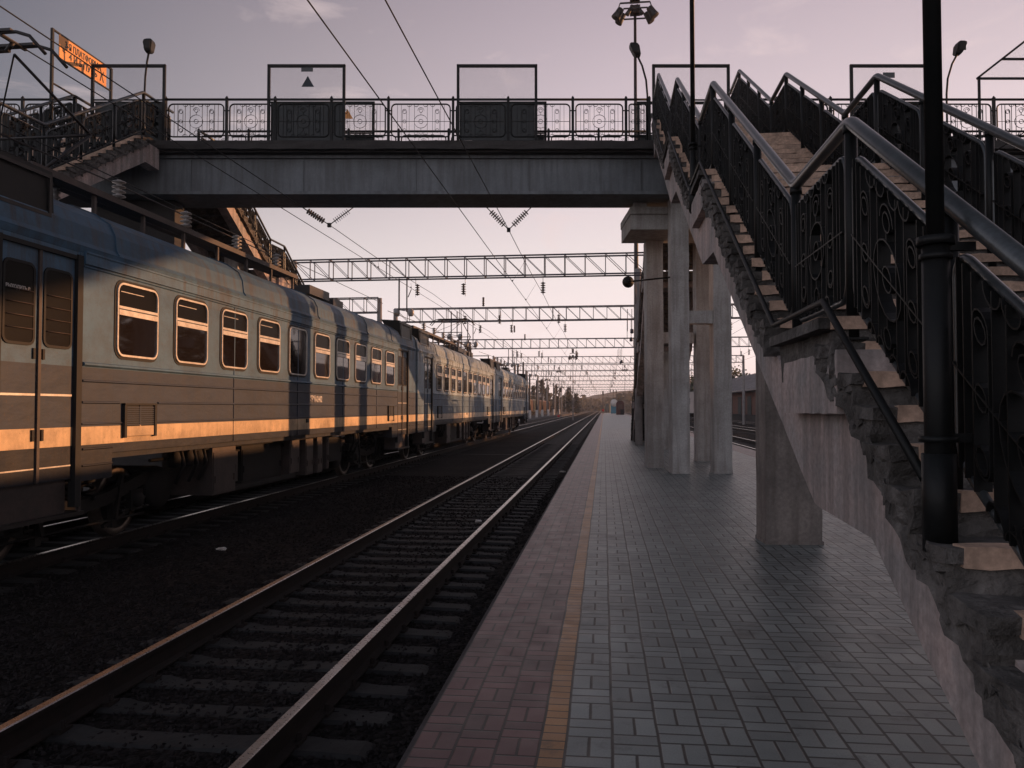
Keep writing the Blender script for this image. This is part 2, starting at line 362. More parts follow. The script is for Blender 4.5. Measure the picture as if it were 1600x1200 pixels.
# loose ballast stones near the camera: nobody could count them
import numpy as np
rng=np.random.default_rng(3)
def stones(name,boxes,dens,smin,smax,m,zb=-.412):
    base=np.array([(0,0,1),(.9,0,.1),(0,.9,-.1),(-.9,0,.1),(0,-.9,-.1),(0,0,-1)],float)
    tri=[(0,1,2),(0,2,3),(0,3,4),(0,4,1),(5,2,1),(5,3,2),(5,4,3),(5,1,4)]
    V=[];F=[];k=0
    for x0,x1,y0,y1 in boxes:
        n=int((x1-x0)*(y1-y0)*dens)
        for _ in range(n):
            s=rng.uniform(smin,smax); q=rng.normal(size=(3,3)); q,_r=np.linalg.qr(q)
            b=(base*rng.uniform(.6,1.1,(6,1))*np.array([1,.8,.6]))@q*s
            b+= (rng.uniform(x0,x1),rng.uniform(y0,y1),zb+s*.25)
            V.append(b); F+= [(a+k,c+k,d+k) for a,c,d in tri]; k+=6
    me=bpy.data.meshes.new(name); me.from_pydata(np.vstack(V).tolist(),[],F); me.materials.append(M[m]); me.update()
    o=bpy.data.objects.new(name,me); SC.collection.objects.link(o); o['kind']='stuff'; o['label']='loose dark ballast stones between and beside the rails'; o['category']='gravel'
stones('gravel',[(-6.9,-.97,1.5,9)],330,.018,.04,'gravel')
stones('gravel',[(-7.0,-.97,9,24)],120,.02,.045,'gravel')
# litter scraps
for i,(x,y,s,l) in enumerate([(-5.62,11.2,.06,'small white scrap of litter on the dark ballast near the train'),(-1.35,26.,.09,'white rag lying on the ballast beside the platform edge'),(-2.3,14.5,.05,'pale scrap of litter between the rails of the empty track')]):
    mb=MB(); gridbox(mb,-s,s,-s*.7,s*.7,-.01,.015,3,3,1); chip(mb,.012,i+3)
    tag(mb.build('litter_scrap','litter',None,(x,y,-.385)),l,'litter','scraps of litter on the ballast')
# ------------------------------------------------------------------ tracks
def rail_mesh(x,y0,y1):
    b=MB(); prof=[(-.075,-.38),(.075,-.38),(.075,-.368),(.02,-.35),(.012,-.25),(.036,-.238),(.036,-.208),(.028,-.2),(-.028,-.2),(-.036,-.208),(-.036,-.238),(-.012,-.25),(-.02,-.35),(-.075,-.368)]
    n=len(prof); vs=[(x+a,y0,z_) for a,z_ in prof]+[(x+a,y1,z_) for a,z_ in prof]
    b.add(vs,[tuple(range(n)),tuple(range(n,2*n))[::-1]],0)
    for i in range(n): b.add([vs[i],vs[(i+1)%n],vs[n+(i+1)%n],vs[n+i]],[(0,1,2,3)],1 if i in(6,7,8) else 0)
    return b
def sleeper_mesh():
    b=MB(); xs=[-1.35,-1.30,-1.05,-.95,-.62,-.5,-.2,.2,.5,.62,.95,1.05,1.30,1.35]
    zt=[-.405,-.392,-.388,-.383,-.383,-.395,-.400,-.400,-.395,-.383,-.383,-.388,-.392,-.405]
    for i in range(len(xs)-1):
        w0=.13; b.add([(xs[i],-w0,-.60),(xs[i],-w0,zt[i]-.02),(xs[i],-w0+.03,zt[i]),(xs[i],w0-.03,zt[i]),(xs[i],w0,zt[i]-.02),(xs[i],w0,-.60),
            (xs[i+1],-w0,-.60),(xs[i+1],-w0,zt[i+1]-.02),(xs[i+1],-w0+.03,zt[i+1]),(xs[i+1],w0-.03,zt[i+1]),(xs[i+1],w0,zt[i+1]-.02),(xs[i+1],w0,-.60)],
            [(0,6,7,1),(1,7,8,2),(2,8,9,3),(3,9,10,4),(4,10,11,5)])
    for i,e in((0,1),(len(xs)-1,-1)):
        w0=.13; x=xs[i]; q=[(x,-w0,-.6),(x,-w0,zt[i]-.02),(x,-w0+.03,zt[i]),(x,w0-.03,zt[i]),(x,w0,zt[i]-.02),(x,w0,-.6)]
        b.add(q,[tuple(range(6))[::e]])
    for s in(-.79,.79):   # fastenings
        for e in(-1,1):
            b.box(s+e*.09-.035,s+e*.09+.035,-.06,.06,-.39,-.362,1); b.lathe((s+e*.10,0,-.362),[(0.,.04),(.018,.04),(.018,0)],6,mi=1)
    return b
smb=sleeper_mesh(); chip(smb,.006,4)
sme=smb.build('sleeper',['sleeper','rust']); sme_mesh=sme.data; bpy.data.objects.remove(sme)
smm=MB(); smm.box(-1.35,1.35,-.13,.13,-.6,-.40); smo=smm
def track(xc,label,y0,y1,nind,ystart=1.2,sp=.5):
    t=empty('railway_track',(xc,0,0),label,'railway track','parallel railway tracks')
    for s in(-.81,.81): rail_mesh(s,y0,y1).build('rail',['rust','railtop'],t)
    for i in range(nind):
        o=link('sleeper',sme_mesh,t,(random.uniform(-.02,.02),ystart+i*sp,random.uniform(-.006,.006))); o.rotation_euler=(0,0,random.uniform(-.012,.012))
    b=MB(); y=ystart+nind*sp
    while y<min(y1,190): b.box(-1.35,1.35,y-.13,y+.13,-.6,-.405); y+=sp
    if nind==0:
        o=b.build('sleeper_rows','sleeper',t); o['kind']='stuff'
    else:
        o=b.build('sleeper_rows','sleeper',t); o['kind']='stuff'
track(-2.76,'empty railway track with shiny rails beside the platform edge',-4,420,90,1.3)
track(-8.12,'railway track under the standing commuter train',-4,420,60,5.)
track(7.75,'first railway track to the right of the paved platform',-4,420,0,8)
track(13.1,'railway track right of the platform, second from it',-4,420,0,10)
track(18.4,'railway track right of the platform, third from it and nearest the brick shed',-4,420,0,10)
track(-18.1,'railway track left of the far platform, under the freight wagons',-4,420,0,10)
mb=MB(); mb.box(-2.0,1.1,0,.3,-.43,-.395); tag(mb.build('cable_duct','darkc',None,(-4.6,35.2,0)),'dark cable duct crossing the ballast before the far end of the train','cable duct')
# ------------------------------------------------------------------ decorative railing panel
def panel_mb(w,h,slope=0.,ref=(1,0,0),axis='y',fr=.022,near=True,d=.058):
    """decorated panel; a in [0,w] along axis, b in [0,h] up, sheared by slope"""
    b=MB()
    def P(a,c): 
        zz=c+slope*a
        return (0,a,zz) if axis=='y' else (a,0,zz)
    def path(pts): return [P(*p) for p in pts]
    n=10 if near else 6
    b.tube(path(rrect(0.0,w,0,h,.11 if w>.5 else .06,5)),fr*.8,n,True,1 if near else 0)
    t=.007
    def S(pts,closed=False,th=t,dd=d): b.strip(path(pts),ref,th,dd,closed)
    cx=w/2; cy=h*.47; e=fr*.5
    k=14
    # inner verticals
    for a in (.05,.10,.165,.30,.39,.61,.70,.835,.90,.95) if near else (.10,.165,.30,.39,.61,.70,.835,.90):
        S([(w*a,e),(w*a,h-e)])
    S([(e,cy),(w-e,cy)])
    S(circ(cx,cy,min(.17,w*.17),k+4),True); S(circ(cx,cy,.055,k),True)
    for q in(.22,.78):
        ox=w*q; r=.042
        S([(ox-.055,h*.2),(ox-.055,h*.78)]); S([(ox+.055,h*.2),(ox+.055,h*.78)])
        S(circ(ox,h*.78,.055,8,0,math.pi,False)); S(circ(ox,h*.2,.055,8,math.pi,2*math.pi,False))
        for yy in(.2,.47,.76): S(circ(ox,h*yy,r,10),True)
    for yy in(.13,.80): S(circ(cx,h*yy,.045,10),True)
    S([(cx,h*.13+.045),(cx,cy-.17)]); S([(cx,cy+.17),(cx,h*.80-.045)])
    S(circ(cx,h*.80,.08,8,0,math.pi,False)); S(circ(cx,h*.13,.08,8,math.pi,2*math.pi,False))
    for q in(.3,.42,.58,.70):
        S(circ(w*q,h-.005,.06*min(1,w),8,math.pi,2*math.pi,False)); S(circ(w*q,.005,.06*min(1,w),8,0,math.pi,False))
    return b
# ------------------------------------------------------------------ staircases
# local frame: x across, y=0 at the top edge, descending towards -y, z absolute
YB=[0,-3.45,-4.66,-7.95,-9.15,-13.1,-14.3,-17.8]; ZB=[8.46,6.41,6.41,4.49,4.49,2.17,2.17,0]; NR=[13,0,12,0,15,0,14]
HW=.92
def make_stairs(label):
    root=empty('footbridge_staircase',(0,0,0),label,'staircase','staircases of the footbridge')
    # steps
    variants=[]
    for vi in range(4):
        def stepmesh(run,rise,seed):
            b=MB()
            gridbox(b,-1.0,1.0,0,run+.03,-rise-.02,-.055,14,2,2,0)
            for sx in(-1,1):
                xo=1.075+.008*((seed*3+sx)%3); a_,b_=sorted((sx*.66,sx*xo)); c=MB(); gridbox(c,a_,b_,-.012,run+.02,-.25-.012*(seed%3),-.03,4,6,5); c.v=[(x,y,z_+(.145*max(0,y)/run if z_<-.10 else 0)) for x,y,z_ in c.v]; chip(c,.009,seed*5+sx); b.add(c.v,c.f)     # body of the step, front at y=0
            gridbox(b,-1.10,1.10,-.030,run+.02,-.055,0,24,3,1,0)
            chip(b,.011,seed)
            # tan nosing strip
            c=MB(); x0=-1.04+.05*((seed*7)%3); gridbox(c,x0,1.04,-.043,.05,-.066,.004,26,1,1,1); chip(c,.005,seed+9)
            b.add(c.v,c.f,1)
            return b
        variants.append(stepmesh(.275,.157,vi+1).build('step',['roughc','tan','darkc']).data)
    for o in [o for o in SC.collection.objects if o.name.startswith('step') and o.parent is None]: bpy.data.objects.remove(o)
    cnt=0
    for k in range(7):
        if NR[k]==0: continue
        y0,y1,z0,z1=YB[k],YB[k+1],ZB[k],ZB[k+1]; n=NR[k]; tr=(y0-y1)/n; rs=(z0-z1)/n
        for i in range(1,n):
            o=link('step',variants[cnt%4],root,(random.uniform(-.015,.015),y0-i*tr-tr*.0,z0-i*rs)); cnt+=1
            # each tread spans y0-i*tr .. y0-(i-1)*tr
    # landings
    for k in (1,3,5):
        y0,y1,z_=YB[k],YB[k+1],ZB[k]
        b=MB(); gridbox(b,-1.09,1.09,y1-.30,y0-.36,z_-.50,z_-.19,12,10,4,0); chip(b,.004,k)
        c=MB(); gridbox(c,-1.02,1.02,y1-.02,y0+.02,z_-.30,z_-.06,12,8,2,0); chip(c,.014,k+3); b.add(c.v,c.f,1)
        gridbox(b,-1.10,1.10,y1-.02,y0+.02,z_-.06,z_,8,4,1,1); gridbox(b,-1.04,1.04,y1-.035,y1-.015,z_-.064,z_+.004,20,1,1,2)
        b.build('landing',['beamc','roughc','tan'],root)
    # inclined beams
    for sx in(-1,1):
        top=[];bot=[]
        ys=YB; 
        for k in range(7):
            top.append((YB[k],ZB[k]-.26))
        top.append((YB[7],.0))
        D=1.08
        S=.6; bot=[(YB[0]+.6,ZB[0]-.75),(YB[0],ZB[0]-.72)]
        for k in(1,3,5):
            bot+= [(YB[k]-.72,ZB[k]-1.04),(YB[k+1]-.50,ZB[k]-1.08)]
        bot.append((YB[6]-2.44,0.))
        # build as quad strips with subdivision so the edge looks cast by hand
        def sample(pl,y):
            for (ya,za),(yb,zb) in zip(pl[:-1],pl[1:]):
                if yb<=y<=ya: return za+(zb-za)*((ya-y)/(ya-yb) if ya!=yb else 0)
            return pl[-1][1] if y<pl[-1][0] else pl[0][1]
        yy=[.6]; y=.6
        cuts=sorted(set([YB[i] for i in range(8)]+[p[0] for p in bot]+[.6-i*.22 for i in range(85)]),reverse=True)
        cuts=[c for c in cuts if YB[7]+.05<=c<=.6]
        rnd=random.Random(5+sx); b=MB(); x0,x1=(sx*.72,sx*1.0)
        vs=[]
        for y in cuts:
            zt=(ZB[0]-.20) if y>0 else sample(top,y); zb=sample(bot,y); zt+=rnd.uniform(-.01,.01); zb+=rnd.uniform(-.004,.004)
            zb=max(0.,zb); zt=max(zt,zb+.02)
            bulge=rnd.uniform(-.001,.001)
            vs+=[(x0,y,zb),(x1+sx*bulge,y,zb+.012),(x1+sx*bulge,y,(zt+zb)/2),(x1,y,zt),(x0,y,zt)]
        fs=[]
        for i in range(len(cuts)-1):
            for t in range(5):
                q=(i*5+t,i*5+(t+1)%5,(i+1)*5+(t+1)%5,(i+1)*5+t); fs.append(q if sx>0 else q[::-1])
        b.add(vs,fs); b.build('stair_beam','beamc',root)
    # railings
    hr=1.03
    pcache={}
    for sx in(-1,1):
        x=sx*HW
        rail=MB(); pts=[(x,1.35,ZB[0]+hr),(x,0,ZB[0]+hr)]
        raw=[(x,1.35,ZB[0]+hr-.0)]+[(x,YB[k],ZB[k]+hr) for k in range(8)]
        raw[-1]=(x,YB[7]+.25,hr+.15)
        # soften corners
        sm=[raw[0]]
        for i in range(1,len(raw)-1):
            p=Vector(raw[i]); a=(Vector(raw[i-1])-p).normalized(); c=(Vector(raw[i+1])-p).normalized(); r_=.07
            for t in(0,.25,.5,.75,1): sm.append(tuple((p+a*r_)*(1-t)**2+p*2*t*(1-t)+(p+c*r_)*t*t))
        sm.append(raw[-1])
        rail.tube(sm,.036,12)
        ro=rail.build('handrail','pipe',root)
        def post(y,z0,z1):
            posts=MB(); posts.tube([(x,y,z0),(x,y,z1)],.033,10); posts.tube([(x,y,z1-.06),(x,y,z1-.02)],.040,10); posts.box(x-.06,x+.06,y-.06,y+.06,z0,z0+.012); posts.build('post','black',ro)
        segs=[]
        for k in range(7):
            y0,y1,z0,z1=YB[k],YB[k+1],ZB[k],ZB[k+1]
            n=1 if NR[k]==0 else 3
            for i in range(n):
                a=y0+(y1-y0)*i/n; c=y0+(y1-y0)*(i+1)/n; za=z0+(z1-z0)*i/n; zc=z0+(z1-z0)*(i+1)/n
                post(a,za-.12,za+hr); segs.append((a,c,za,zc))
        post(YB[7]+.3,0,hr+.1)
        segs.append((1.30,0,ZB[0],ZB[0]))
        for a,c,za,zc in segs:
            w=abs(a-c)-.13; sl=(za-zc)/(abs(a-c)); key=(round(w,2),round(sl,2))
            if key not in pcache: 
                ob=panel_mb(w,.78,sl,near=True).build('railing_panel',['black','pipe']); pcache[key]=ob.data; bpy.data.objects.remove(ob)
            # local panel runs towards +y with rising slope
            link('railing_panel',pcache[key],ro,(x,min(a,c)+.065,min(za,zc)+.10+.065*sl))
        # low pipe along the step ends
        b=MB(); xo=sx*1.09
        q=[(xo,.3,ZB[0]+.04)]+[(xo,YB[k]-.08,ZB[k]+.075) for k in range(7)]+[(xo,YB[6]-1.35,ZB[6]-.8+.08)]
        b.tube(q,.018,8); b.build('kick_pipe','black',ro)
    return root
st=make_stairs('long concrete staircase with black railings climbing from beside the camera to the footbridge')
st.location=(2.21,18.6,0)
s2=copy_tree(st); s2.location=(-12.2,18.2,0); s2['label']='concrete staircase behind the train, coming down towards the camera under the orange sign'
s3=copy_tree(st); s3.location=(2.45,24.3,0); s3.rotation_euler=(0,0,math.pi); s3['label']='concrete staircase behind the grey columns, leading down away from the camera to the paved platform'
s4=copy_tree(st); s4.location=(-12.2,22.3,0); s4.rotation_euler=(0,0,math.pi); s4['label']='sunlit concrete staircase with black railings beyond the train, leading down away from the camera'
# ------------------------------------------------------------------ footbridge
CP,SP=math.cos(PSI),math.sin(PSI)
def bw(s,t,z_): # bridge local -> world
    dpt=20+t; return (s*CP-dpt*SP, s*SP+dpt*CP, z_)
br=empty('footbridge',bw(0,0,0),'dark footbridge with ornamental railings crossing over the train and tracks','footbridge',rz=PSI)
b=MB(); b.box(-18,26,.30,1.62,7.18,8.2); b.box(-18,26,.22,.30,7.18,7.26); b.box(-18,26,.22,.30,8.12,8.2)
for s in [-17+i*2.9 for i in range(15)]: b.box(s,s+.03,.27,.31,7.26,8.12)
b.build('girder','girder',br)
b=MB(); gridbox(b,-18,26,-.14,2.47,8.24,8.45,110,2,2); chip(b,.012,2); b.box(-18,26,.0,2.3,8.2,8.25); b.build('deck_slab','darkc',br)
posts_n=[(u-800)/62 for u in(-60,27,110)]+[-10.95]+[(u-800)/62 for u in(253,349.5,426,515,605,707,794,896,980,1017)]
posts_r=[(u-800)/62 for u in(1137,1217,1303,1389,1475,1561,1647,1733,1819,1905)]
bpc={}
def brail(posts,t,far=False):
    z0=8.46; ro=MB(); ro.tube([(posts[0],t,9.55),(posts[-1],t,9.55)],.032,8)
    r=ro.build('railing','black',br)
    for s in posts:
        p=MB(); p.box(s-.032,s+.032,t-.032,t+.032,z0-.02,9.60); p.lathe((s,t,9.60),[(.032,0),(.02,.03),(0,.045)],8); p.build('post','black',r)
    for a,c in zip(posts[:-1],posts[1:]):
        if c-a<.3: continue
        w=round(c-a-.16,2)
        if w not in bpc: 
            ob=panel_mb(w,.84,0,(0,1,0),'x',.024,False,.02); 
            for q in(-.05,w): ob.box(q,q+.05,-.012,.012,.66,.685); ob.box(q,q+.05,-.012,.012,.10,.125)
            ob=ob.build('railing_panel','black'); bpc[w]=ob.data; bpy.data.objects.remove(ob)
        link('railing_panel',bpc[w],r,(a+.08,t,8.59))
brail(posts_n[:3],0); brail(posts_n[4:],0); brail(posts_r,0)
brail([-14.5,-13.1],0)
fp=[-16+i*1.42 for i in range(31)]
fpl=[s for s in fp if s<-11.6]; fpm=[s for s in fp if -9.6<s<3.9]; fpr=[s for s in fp if s>6.1]
for q in(fpl,fpm,fpr): brail(q,2.33,True)
def screen(s0,s1,t,label,plates=(),zt=10.41,low=True):
    r=MB(); w=.035
    r.box(s0-w,s0+w,t-.03,t+.03,8.44,zt); r.box(s1-w,s1+w,t-.03,t+.03,8.44,zt); r.box(s0-w,s1+w,t-.03,t+.03,zt-.055,zt+.015); r.box(s0,s1,t-.02,t+.02,9.50,9.53)
    o=r.build('safety_screen','black',br); o['label']=label
    m=MB(); m.box(s0+w,s1-w,t-.002,t+.002,9.53,zt-.055); m.build('wire_netting','mesh',o)
    if low:
        m=MB(); m.box(s0+w,s1-w,t+.062,t+.07,8.50,9.47); m.box(s0,s1,t+.055,t+.075,9.46,9.50); m.build('screen_sheet','sheetd',o)
    for kind,x,zz,mt in plates:
        m=MB()
        if kind=='r': m.box(x-.15,x+.15,t-.012,t-.005,zz-.07,zz+.07)
        else: m.prism([(x-.16,zz-.13),(x+.16,zz-.13),(x,zz+.15)],t-.012,t-.005,'y')
        m.build('warning_plate',mt,o)
screen(-6.18,-4.27,-.06,'mesh safety screen with a small dark triangle',[('r',-5.21,10.31,'greyplate'),('t',-5.19,9.98,'ink')])
screen(-1.37,.61,-.06,'bare mesh safety screen over the empty track')
screen(3.60,5.50,-.06,'safety screen behind the stair top',low=False)
screen(8.63,10.75,-.06,'mesh safety screen with a grey plate',[('r',9.58,10.15,'greyplate')])
screen(-10.66,-8.84,-.06,'safety screen in front of the orange sign')
screen(-5.9,-3.95,2.39,'far side safety screen',[('t',-4.69,10.06,'orange')]); screen(-1.1,.95,2.39,'far side safety screen'); screen(3.6,5.7,2.39,'far side safety screen')
# sloping mesh canopy shield at the right
b=MB(); P1=(11.8,-.1,10.05);P2=(13.3,-.1,11.15)
for a,c in(((11.8,-.1,10.05),(15.5,-.1,10.05)),((12.45,-.1,10.55),(15.5,-.1,10.55)),(P1,(13.6,-.1,11.45)),((13.6,-.1,11.45),(15.5,-.1,11.45)),((11.85,-.1,8.46),(11.85,-.1,10.05)),((15.5,-.1,8.46),(15.5,-.1,11.45))): b.bar(a,c,.05)
o=b.build('slanted_shield','black',br); m=MB(); m.add([(11.85,-.1,10.07),(15.5,-.1,10.07),(15.5,-.1,11.43),(13.6,-.1,11.43)],[(0,1,2,3)]); m.build('wire_netting','mesh',o)
# landing slabs at the stair heads
b=MB()
b.box(1.25,3.17,18.62,20.4,8.235,8.455); b.box(1.5,3.4,21.9,24.32,8.235,8.455); b.box(-13.15,-11.25,18.22,19.3,8.235,8.455); b.box(-13.15,-11.25,20.5,22.3,8.235,8.455)
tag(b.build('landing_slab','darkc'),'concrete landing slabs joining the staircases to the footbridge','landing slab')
# ------------------------------------------------------------------ piers & columns
def column(name,x,y,w,d,z1,label,mt='concrete',rz=PSI,g_='concrete support columns of the footbridge',seed=1):
    b=MB(); gridbox(b,-w/2,w/2,-d/2,d/2,0,z1,3,3,max(3,int(z1*3))); chip(b,.006,seed)
    b.box(-w/2-.015,w/2+.015,-d/2-.015,d/2+.015,0,.04)
    o=b.build(name,mt,None,(x,y,0)); o.rotation_euler=(0,0,rz); return tag(o,label,'column',g_)
def cw(s,t): p=bw(s,t,0); return p[0],p[1]
x,y=cw(4.365,.72); nl=column('support_column',x,y,.45,.44,8.2,'tall grey square column under the stair head, left one of the near pair')
x,y=cw(5.45,.72); nr=column('support_column',x,y,.46,.44,8.2,'tall grey square column under the stair head, right one of the near pair',seed=2)
x,y=cw(4.07,2.75); fl=column('support_column',x,y,.47,.5,6.46,'brownish square column standing behind the left grey column',seed=3)
x,y=cw(6.1,5.4); fr=column('support_column',x,y,.47,.45,8.1,'brownish square column seen between the two near grey columns',seed=4)
column('support_column',2.33,10.5,.68,.5,3.95,'short wide concrete column under the middle landing of the near staircase','colshade',rz=0.05,seed=5)
column('support_column',-12.2,10.1,.68,.5,3.95,'wide concrete column hidden beyond the train under the left staircase',rz=0,seed=6)
for i,(xx,yy,l) in enumerate([(-12.0,24.6,'sunlit column beyond the train, nearest the bridge'),(-12.0,27.0,'sunlit column beyond the train under the first landing of the far stairs'),(2.4,33.,'dark column under the middle landing of the staircase leading away'),(-12.2,31.,'column beyond the train under the middle landing of the far stairs')]):
    column('support_column',xx,yy,.45,.45,7.0 if i<1 else (5.9 if i<2 else 4.),l,rz=0,seed=8+i)
b=MB(); gridbox(b,4.6,5.215,.55,.93,3.89,4.22,3,2,2); chip(b,.005,3)
o=b.build('tie_beam','concrete',None,bw(0,0,0)); o.rotation_euler=(0,0,PSI); tag(o,'short concrete tie beam linking the two near grey columns','beam','tie beams between columns')
b=MB(); gridbox(b,4.36,5.8,5.2,5.6,3.75,4.1,3,2,2)
o=b.build('tie_beam','concrete',None,bw(0,0,0)); o.rotation_euler=(0,0,PSI); tag(o,'brown concrete tie beam behind the near column pair','beam','tie beams between columns')
b=MB(); gridbox(b,3.15,5.6,.98,2.9,6.86,7.05,8,6,1); chip(b,.006,8); b.box(3.17,5.55,1.06,2.86,6.46,6.862); b.box(3.25,3.6,1.05,1.5,7.052,7.178); b.box(4.8,5.2,1.05,1.5,7.052,7.178)
o=b.build('pier_cap','concrete',None,bw(0,0,0)); o.rotation_euler=(0,0,PSI); tag(o,'concrete pier cap with bearing block carrying the girder end','pier cap')
for s,l in((-9.9,'pier wall'),):
    b=MB(); b.box(s-1.2,s+1.0,.8,1.4,0,7.17); o=b.build('bridge_pier','darkc',None,bw(0,0,0)); o.rotation_euler=(0,0,PSI); tag(o,'dark concrete bridge pier standing on the platform beyond the train','pier')
b=MB(); b.lathe((0,0,0),[(.17,0),(.15,8.0),(0,8.0)],14)
tag(b.build('concrete_post','mast',None,(1.55,36.3,0)),'pale round concrete post beside the foot of the staircase leading away','post')
# round loudspeaker on an arm
e_=empty('loudspeaker',bw(3.05,.7,5.0),'round black loudspeaker on an arm fixed to the left grey column','loudspeaker',rz=PSI)
b=MB(); b.lathe((0,0,0),[(0,-.16),(.05,-.15),(.09,-.05),(.155,.04),(.155,.06),(0,.05)],16,'y'); b.build('horn','black',e_)
b=MB(); b.tube([(.02,0,.0),(1.1,.02,.12)],.022,8); b.build('arm','black',e_)
# ------------------------------------------------------------------ lamps on bridge, poles
def lamp(x,y,z0,z1,lean,label,head='amber',grp='lamps on curved poles along the bridge'):
    e=empty('street_lamp',(x,y,z0),label,'street lamp',grp,rz=PSI); h=z1-z0
    b=MB(); b.tube([(0,0,0),(0,0,h*.55),(lean*.12,0,h*.72),(lean*.5,0,h*.88),(lean,0,h)],.026,8); b.build('pole','black',e)
    b=MB(); dx=.10*(1 if lean>0 else -1)*(1 if abs(lean)>.15 else 0)
    sec=[(-.05,.06,.05),(.0,.085,.09),(.20,.115,.11),(.27,.10,.09),(.31,.05,.05)]
    for (h0,w0,d0),(h1,w1,d1) in zip(sec[:-1],sec[1:]):
        o0=lean+dx*h0/.3; o1=lean+dx*h1/.3
        b.hexa([(o0-w0,-d0,h+h0),(o0+w0,-d0,h+h0),(o0+w0,d0,h+h0),(o0-w0,d0,h+h0),(o1-w1,-d1,h+h1),(o1+w1,-d1,h+h1),(o1+w1,d1,h+h1),(o1-w1,d1,h+h1)])
    b.build('lamp_head','black',e)
    b=MB(); b.box(lean-.08+dx*.6,lean+.08+dx*.6,-.135,-.118,h+.03,h+.22); b.build('lamp_lens',['rubber'],e)
p=bw(-9.32,-.1,8.4); lamp(p[0],p[1],8.4,10.75,.1,'lamp with a square head at the left end of the bridge railing')
p=bw(3.46,.05,8.4); lamp(p[0],p[1],8.4,10.72,-.26,'curved lamp leaning left above the stair head')
p=bw(11.05,-.05,8.4); lamp(p[0],p[1],8.4,10.72,.3,'curved lamp leaning right behind the near black pole')
def stair_pole(x,y,z0,z1,label,near):
    e=empty('lamp_pole',(x,y,z0),label,'lamp pole','tall black lamp poles fixed to the near staircase')
    h=z1-z0; zc=2.29-z0 if near else .9
    b=MB(); b.tube([(0,0,0),(0,0,zc)],.046 if near else .04,14); b.tube([(0,0,zc),(0,0,h)],.030,14)
    b.tube([(0,0,zc-.02),(0,0,zc+.01)],.062,14); b.tube([(0,0,zc-.07),(0,0,zc-.05)],.054,14)
    b.tube([(0,0,.02),(0,0,.36)],.056,14); b.tube([(0,0,.40),(0,0,.42)],.064,14)
    b.build('pole','black',e)
    for q in(.40,zc-.04): b=MB(); b.box(-.01,.13,-.012,.012,q,q+.03); b.build('bracket','black',e)
    b=MB(); b.tube([(0,0,h),(-.05,0,h+.25),(-.4,0,h+.45)],.028,10); b.hexa([(-.36,-.1,h+.38),(-.36,.1,h+.38),(-.8,.1,h+.5),(-.8,-.1,h+.5),(-.36,-.1,h+.5),(-.36,.1,h+.5),(-.8,.1,h+.6),(-.8,-.1,h+.6)]); b.build('lamp_head','black',e)
stair_pole(1.16,2.93,1.18,8.6,'tall black lamp pole fixed to the lowest flight, nearest the camera',True)
stair_pole(1.15,10.35,4.2,12.4,'tall black lamp pole fixed to the staircase at the middle landing',False)
# floodlight mast
def floodmast(x,y,h,label,big=True,grp='floodlight masts of the station'):
    e=empty('floodlight_mast',(x,y,0),label,'floodlight mast',grp)
    b=MB(); b.lathe((0,0,0),[(.16,0),(.09,h*.6),(.07,h),(0,h)],10); b.build('pole','mast' if not big else 'steel',e)
    b=MB(); b.box(-.75,.75,-.03,.03,h+.55,h+.62); b.box(-.6,.6,-.6,-.54,h-.02,h+.04); b.box(-.6,.6,.5,.56,h-.02,h+.04); b.box(-.25,.25,-.25,.25,h-.0,h+.35); b.box(-.25,.25,-.25,.25,h+.65,h+1.2)
    for s in(-1,1): b.bar((s*.75,0,h+.58),(s*.9,0,h+.1),.05)
    b.build('platform_ring','steel',e)
    for dx,dy,r in((-.85,-.1,.24),(.85,-.1,.24),(-.28,-.4,.12),(.2,-.4,.12),(-.7,.45,.2),(.7,.45,.2)):
        b=MB(); b.lathe((0,0,0),[(0,.3),(r*.7,.28),(r*.8,.0),(r,-.25),(r*.95,-.27),(0,-.22)],14); o=b.build('floodlight','steel',e); o.location=(dx,dy,h-.0); o.rotation_euler=(0,-.55*(1 if dx>0 else -1),0)
    if not big: e.scale=(.55,.55,1)
floodmast(1.62,40,21.6,'slim mast with a ring of black floodlights above the footbridge')
floodmast(-4.2,108,8.5,'distant floodlight mast rising through the row of gantries',False)
floodmast(4.9,190,10.6,'second distant floodlight mast, farther down the right platform',False)
floodmast(-11.6,205,11,'low distant floodlight mast left of the far tracks',False)
# ------------------------------------------------------------------ orange sign
e_=empty('platform_sign',(-13.1,17.36,8.46),'orange sign on two posts pointing the way to the third platform','sign')
b=MB()
for yy in(0,2.28): b.box(-.03,.03,yy-.03,yy+.03,0,2.33)
b.box(-.02,.02,0,2.28,1.0,1.03); b.box(-.02,.02,0,2.28,2.29,2.33); b.box(-.02,.02,0,2.28,1.70,1.73); b.build('sign_frame','black',e_)
b=MB(); b.box(-.012,.012,.24,2.06,1.73,2.29); bd=b.build('board','orange',e_)
def text(s,size,loc,rot,mt,parent,ext=.003,sx=1.,name='lettering',al='CENTER'):
    c=bpy.data.curves.new(name,'FONT'); c.body=s; c.size=size; c.extrude=ext; c.align_x=al; c.align_y='CENTER'; c.offset=.0055*size/.2
    t=bpy.data.objects.new('tmp',c); SC.collection.objects.link(t); dg=bpy.context.evaluated_depsgraph_get(); me=bpy.data.meshes.new_from_object(t.evaluated_get(dg))
    bpy.data.objects.remove(t); me.materials.clear(); me.materials.append(M[mt])
    o=link(name,me,parent,loc); o.rotation_euler=rot; o.scale=(sx,1,1); return o
RX=(R(90),0,R(90))
text('3-Я ПЛАТФОРМА',.22,(.016,1.13,2.13),RX,'ink',bd,sx=.76); text('4 И 5 ПУТЬ',.22,(.016,1.13,1.89),RX,'ink',bd,sx=.95)
b=MB(); 
